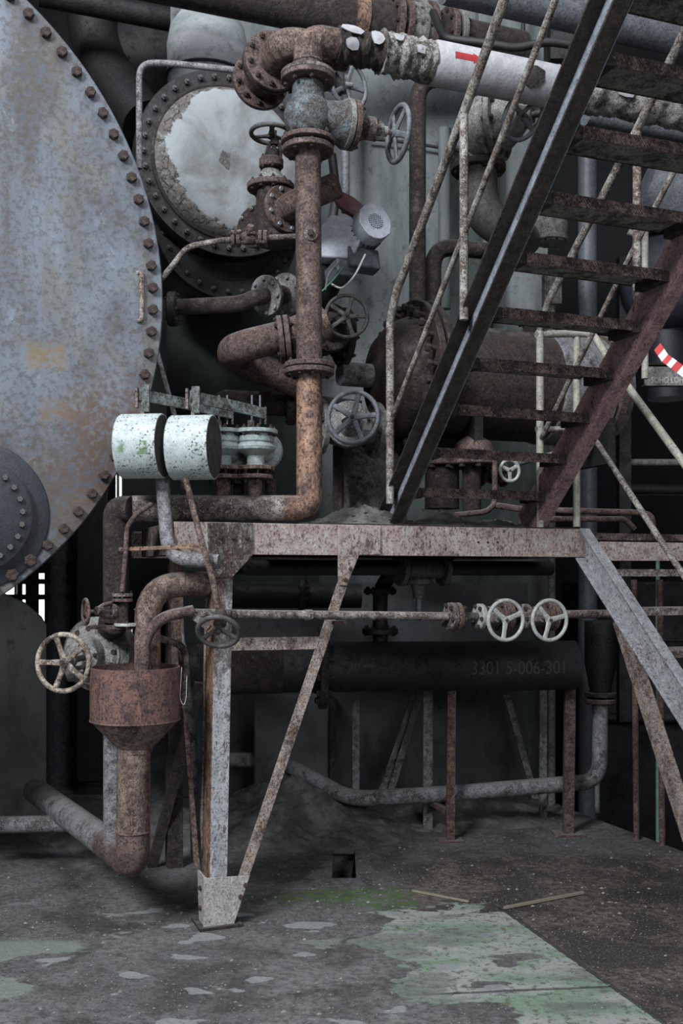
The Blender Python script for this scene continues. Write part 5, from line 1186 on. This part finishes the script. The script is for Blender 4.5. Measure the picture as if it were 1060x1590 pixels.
for q, (xb, xw, lab, nsp, rot) in enumerate(((762, 785, 'small valve with a white three-spoke wheel under the platform, the left of the pair', 3, 0.15), (832, 853, 'small valve with a white wheel under the platform, the right one of the pair', 3, 0.3))):
    T = Thing('globe_valve', lab, 'valve', H(xb, 957), 'white wheel valves under the platform')
    flange(T, H(xb-17, 957), U, px(20, 5.5), 0.03, 'white_wheel' if q == 0 else 'rust_pale', 6, br=0.012); 
    T.part('body', MB().lathe([(0.03, -0.07), (0.055, -0.02), (0.055, 0.03), (0.03, 0.08)], H(xb, 957), U, 24), 'rust_pale')
    flange(T, H(xb+15, 955), U, px(26, 5.5), 0.03, 'rust', 6, br=0.012); flange(T, H(xb+23, 955), U, px(26, 5.5), 0.03, 'rust', 0)
    nW = fw(15, -2); cw_ = P(xw, 963, hY(xb)-0.26)
    T.part('stem', MB().cyl(H(xb, 957), cw_+nW*0.01, 0.011, 12), 'dark_wheel'); T.part('bonnet', MB().lathe([(0.045, 0), (0.045, 0.06), (0.03, 0.1), (0.02, 0.14)], H(xb, 957), (cw_-H(xb, 957)).normalized(), 20), 'rust_pale')
    wheel(T, cw_, fw(22, 0), px(34, hY(xb)-0.26), 0.0105, nsp, 'white_wheel', rot+PI, 0.0, sw=0.013)

# ================================================================== under the platform
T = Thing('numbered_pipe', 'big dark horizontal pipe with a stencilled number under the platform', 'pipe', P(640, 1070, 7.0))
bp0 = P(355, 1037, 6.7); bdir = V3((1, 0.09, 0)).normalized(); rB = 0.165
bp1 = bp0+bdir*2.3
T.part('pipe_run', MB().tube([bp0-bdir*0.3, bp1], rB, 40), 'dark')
T.part('dusty_jacket', MB().lathe([(rB+0.002, -0.2), (rB+0.01, 0.0), (rB+0.004, 0.35)], bp0, bdir, 40), 'rust_dark')
flange(T, P(500, 1037, 6.78), bdir*1+V3((0, 0, 0)), 0.27, 0.05, 'rust_dark', 12, br=0.02)
vs, fs = text_mesh('3301 5-006-301', 0.125); m = MB()
tx = (P(718, 0, 7.0).x-bp0.x)/bdir.x; S_ = bdir.cross(Z)
m.v = []
for v in vs:
    an = math.radians(90)+(v.y+0.01)/rB*-1.0+math.radians(18)   # angle from up towards the camera
    m.v.append(bp0+bdir*(tx+v.x*0.80)+(Z*math.cos(an)+S_*math.sin(an))*(rB+0.0025))
m.f = fs; T.part('stencil_number', m, 'stencil', label='worn grey stencilled number')
for x_, yt in ((516, 1090), (665, 1075), (843, 1070)):
    pass
def leg(name, label, pts, w_, mat, grp='steel legs under the numbered pipe'):
    T = Thing(name, label, 'support', pts[0], grp)
    T.part('post', MB().extr(LP(w_, w_*0.8), pts[0], pts[1], X, Yv), mat, bevel=0.001)
    T.part('foot_plate', MB().box(pts[0]+V3((w_/2, w_*0.4, 0.006)), w_*3, w_*2.2, 0.012), mat)
    return T
leg('support_post', 'rusty angle post standing on the floor in front of the numbered pipe', [P(693, 1307, 6.80), P(695, 1045, 6.80)], 0.055, 'rust')
leg('support_post', 'thick rusty post standing on the floor near the broken slab edge', [P(875, 1297, 6.96), P(878, 1045, 6.96)], 0.07, 'rust')
leg('support_post', 'thin pale bluish post behind the numbered pipe, third from the left', [P(547, 1278, 7.35), P(547, 1070, 7.35)], 0.05, 'dusty')
leg('support_post', 'dark post behind the U-shaped floor pipe left of centre', [P(512, 1278, 7.45), P(512, 1070, 7.45)], 0.045, 'rust_dark')
leg('support_post', 'dusty post just left of the floor pipe clamp', [P(657, 1290, 7.1), P(657, 1070, 7.1)], 0.065, 'dusty')
leg('support_post', 'slim grey post left of the thick post by the slab edge', [P(838, 1272, 7.4), P(838, 1070, 7.4)], 0.05, 'dusty')
for (a, b, lab) in (((582, 1245, 7.5), (640, 1075, 7.5), 'slanting steel angle behind the posts, leaning right'), ((826, 1240, 7.7), (782, 1080, 7.7), 'slanting steel angle behind the posts, leaning left'), ((596, 1245, 7.45), (648, 1075, 7.45), 'thin pale slanting strip beside the right-leaning angle')):
    one('slanting_brace', lab, 'brace', MB().extr(LP(0.05, 0.04), P(*a), P(*b), X, Yv), 'dusty')
one('steel_clamp', 'short rusty bracket holding the floor pipe at its middle post', 'bracket', MB().bar(P(672, 1247, 7.0), P(697, 1262, 6.85), 0.03, 0.04, Z), 'rust')
pipeline('floor_pipe', 'dusty pipe running above the floor under the platform and rising at the right', [P(330, 1180, 7.7), P(432, 1180, 7.6), P(545, 1241, 6.95), P(700, 1232, 7.0), P(930, 1213, 7.2), P(932, 1092, 7.2)], px(12.5, 7), 'dusty', 0.14, 24)
T = Thing('dark_pump', 'dark flanged pipe column above the rising floor pipe at the right', 'pump', P(932, 1092, 7.2))
flange(T, P(932, 1088, 7.2), Z, 0.11, 0.03, 'rust', 8); flange(T, P(932, 1078, 7.2), Z, 0.11, 0.03, 'rust_dark', 0)
T.part('body', MB().lathe([(0.07, 0), (0.09, 0.1), (0.11, 0.2), (0.11, 0.5)], P(932, 1075, 7.2), Z, 28), 'dark')
thin('background_rod', 'pale thin rod right of the thick post, at the broken slab edge', [P(927, 1262, 7.6), P(927, 1100, 7.6)], 0.018, 'pale', cat='rod')
for x_, y_, Yq, lab in ((988, 1298, 6.85, 'slim red-brown post at the floor edge under the lower stairs, the left one'), (1028, 1308, 6.7, 'slim red-brown post at the floor edge under the lower stairs, the right one')):
    one('edge_post', lab, 'post', MB().tube([P(x_, y_, Yq)-Z*0.05, P(x_-4, 900, Yq)], 0.021, 12), 'rust', group='slim posts at the floor edge')
T = Thing('hanging_valve', 'dark gate valve hanging upside down under the deck beam', 'valve', P(655, 890, 6.2))
T.part('body', MB().lathe([(0.06, -0.13), (0.075, 0), (0.06, 0.13)], P(655, 882, 6.2), U, 28), 'dark_wheel')
for s in (-1, 1): flange(T, P(655, 882, 6.2)+U*0.14*s, U, 0.11, 0.03, 'dark_wheel', 8)
T.part('bonnet', MB().lathe([(0.06, 0), (0.06, 0.06), (0.04, 0.1), (0.035, 0.16)], P(650, 888, 6.2), -Z, 24), 'dark_wheel'); flange(T, P(650, 903, 6.2), Z, 0.085, 0.03, 'dark_wheel', 6)
T.part('stem', MB().cyl(P(650, 925, 6.2), P(650, 950, 6.2), 0.018, 12), 'grey_wheel')
T.part('pipe_run', MB().tube([P(655, 882, 6.2)-U*1.1, P(655, 882, 6.2)+U*0.9], 0.045, 20), 'dark')
T = pipeline('dark_pipe', 'dark thin riser pipe under the deck left of the hanging valve', [P(590, 1000, 6.9), P(590, 910, 6.9), P(620, 880, 6.9)], 0.05, 'dark', 0.1, 20)
flange(T, P(590, 918, 6.9), Z, 0.11, 0.03, 'dark', 8); flange(T, P(590, 980, 6.9), Z, 0.12, 0.04, 'dark', 8)
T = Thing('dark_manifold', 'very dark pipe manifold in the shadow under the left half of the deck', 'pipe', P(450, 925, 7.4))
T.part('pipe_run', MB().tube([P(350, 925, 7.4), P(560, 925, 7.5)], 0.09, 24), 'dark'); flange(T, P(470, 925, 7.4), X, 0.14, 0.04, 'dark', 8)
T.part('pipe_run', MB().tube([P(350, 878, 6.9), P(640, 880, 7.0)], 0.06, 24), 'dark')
struct('wall_plinth', MB().box((0.25, 8.12, 0.85), 2.4, 0.2, 1.7), 'concrete')
one('concrete_footing', 'broken grey concrete footing block behind the diagonal brace', 'footing', MB().box(P(455, 1170, 7.75), 0.55, 0.5, 0.95), 'concrete', bevel=0.02)
# far right background beyond the slab edge
for (x0, y0, Yq, ln_, r_, mt, lab) in ((930, 1115, 9.5, 2.0, 0.05, 'dark', 'dark far pipe run beyond the slab edge, upper'), (960, 1165, 9.8, 2.0, 0.06, 'dark', 'dark far pipe run beyond the slab edge, lower'), (955, 718, 9.0, 2.0, 0.03, 'grey_cast', 'thin grey far rail behind the lower stair handrail'), (960, 760, 9.4, 2.2, 0.05, 'dark', 'dark far pipe behind the lower stair handrail')):
    thin('far_pipe', lab, [P(x0, y0, Yq), P(x0, y0, Yq)+X*ln_], r_, mt, n=16)
one('cross_beam', 'pinkish steel beam behind the lower stair handrail at deck height', 'beam', MB().extr(CH(0.16, 0.06), P(930, 853, 7.3), P(930, 853, 7.3)+X*1.6, Yv, Z), 'beam')
one('thin_post', 'slim pale green post between the lower stair treads', 'post', MB().tube([V3((P(1021, 0, 7.8).x, 7.8, -1.7)), P(1021, 870, 7.8)], 0.016, 10), 'pale_green_post')
one('far_column', 'grey far column behind the lower stair top, right of the stringer', 'column', MB().box(P(968, 760, 8.9), 0.1, 0.1, 4.0), 'dark')
T = Thing('dark_machine', 'shadowy machine casing beyond the slab edge at the right', 'machine', V3((3.0, 9.5, -1.7)))
T.part('casing', MB().box((3.4, 10.2, 0.0), 2.2, 1.2, 3.4), 'dark', bevel=0.02); T.part('casing_band', MB().box((3.4, 9.58, 1.2), 2.2, 0.05, 0.1), 'dark')

# far left background
T = pipeline('far_column_pipe', 'smooth grey vertical pipe in the gap beyond the concrete saddle', [P(98, 1240, 8.8), P(98, 800, 8.8)], 0.155, 'grey_blue_pipe', 0.1, 32)
one('far_tank_wall', 'black vertical casing behind the small side valves', 'casing', MB().box(P(150, 960, 8.35), 0.25, 0.3, 2.6), 'dark', bevel=0.01)
for y_, lab in ((882, 'dark level girder in the left gap, highest'), (903, 'dark level girder in the left gap, middle'), (927, 'dark level girder in the left gap, lowest')):
    one('far_girder', lab, 'girder', MB().bar(P(-60, y_, 8.7), P(190, y_, 8.7), 0.045 if y_ != 882 else 0.09, 0.08, Z), 'dark')
for x_ in (31, 50):
    one('far_hanger', 'black upright bar between the bright far windows, %s one' % ('left' if x_ == 31 else 'right'), 'bar', MB().bar(V3((P(x_, 0, 8.6).x, 8.6, 0)), P(x_, 850, 8.6), 0.10 if x_ == 50 else 0.03, 0.05, X), 'dark')
pipeline('low_pipe', 'dusty horizontal pipe low beside the concrete saddle at the left edge', [P(-40, 1281, 6.1), P(104, 1279, 6.1)], px(13, 6.1), 'dusty', 0.1, 24)
one('left_stand', 'dark low steel stand behind the side valve at the left', 'stand', MB().bar(P(75, 1105, 9.5), P(150, 1105, 9.5), 0.03, 0.03, Z).bar(P(110, 1190, 9.5), P(110, 1085, 9.5), 0.03, 0.03, X), 'dark')
one('casting', 'grey drum-shaped casting on the floor gap beyond the side valve', 'casting', MB().lathe([(0.12, 0), (0.12, 0.2), (0.08, 0.25)], FL(135, 1150), Z, 24), 'dark')
one('wood_batten', 'thin splintered wooden batten lying on the brown grit', 'batten', MB().bar(FL(783, 1413)+Z*0.012, FL(905, 1389)+Z*0.012, 0.018, 0.012, Z.cross(FL(905, 1389)-FL(783, 1413))), 'wood')
one('wood_batten', 'short pale splinter at the tip of the painted slab', 'batten', MB().bar(FL(640, 1385)+Z*0.008, FL(728, 1402)+Z*0.008, 0.012, 0.01, Z.cross(FL(728, 1402)-FL(640, 1385))), 'wood')

# loose grit over the floor
random.seed(21); m = MB()
for k in range(5200):
    x_ = random.uniform(-60, 1120); y_ = random.choice((random.uniform(1270, 1600), random.uniform(1270, 1460))); g = FL(x_, y_)
    if g.x > 0.957 and False: pass
    if -0.06 < g.x < 0.09 and 5.95 < g.y < 6.65: continue
    if (g.x-2.17)*0.93+(g.y-6.56)*0.36 > -0.05: continue
    stone(m, g+Z*0.002, random.uniform(0.002, 0.0055) if random.random() < 0.95 else random.uniform(0.006, 0.014))
one('floor_grit', 'loose pale grit and chips scattered over the concrete floor', 'grit', m, 'pebble', loc=V3((0, 5, 0)), kind='stuff', smooth=0)
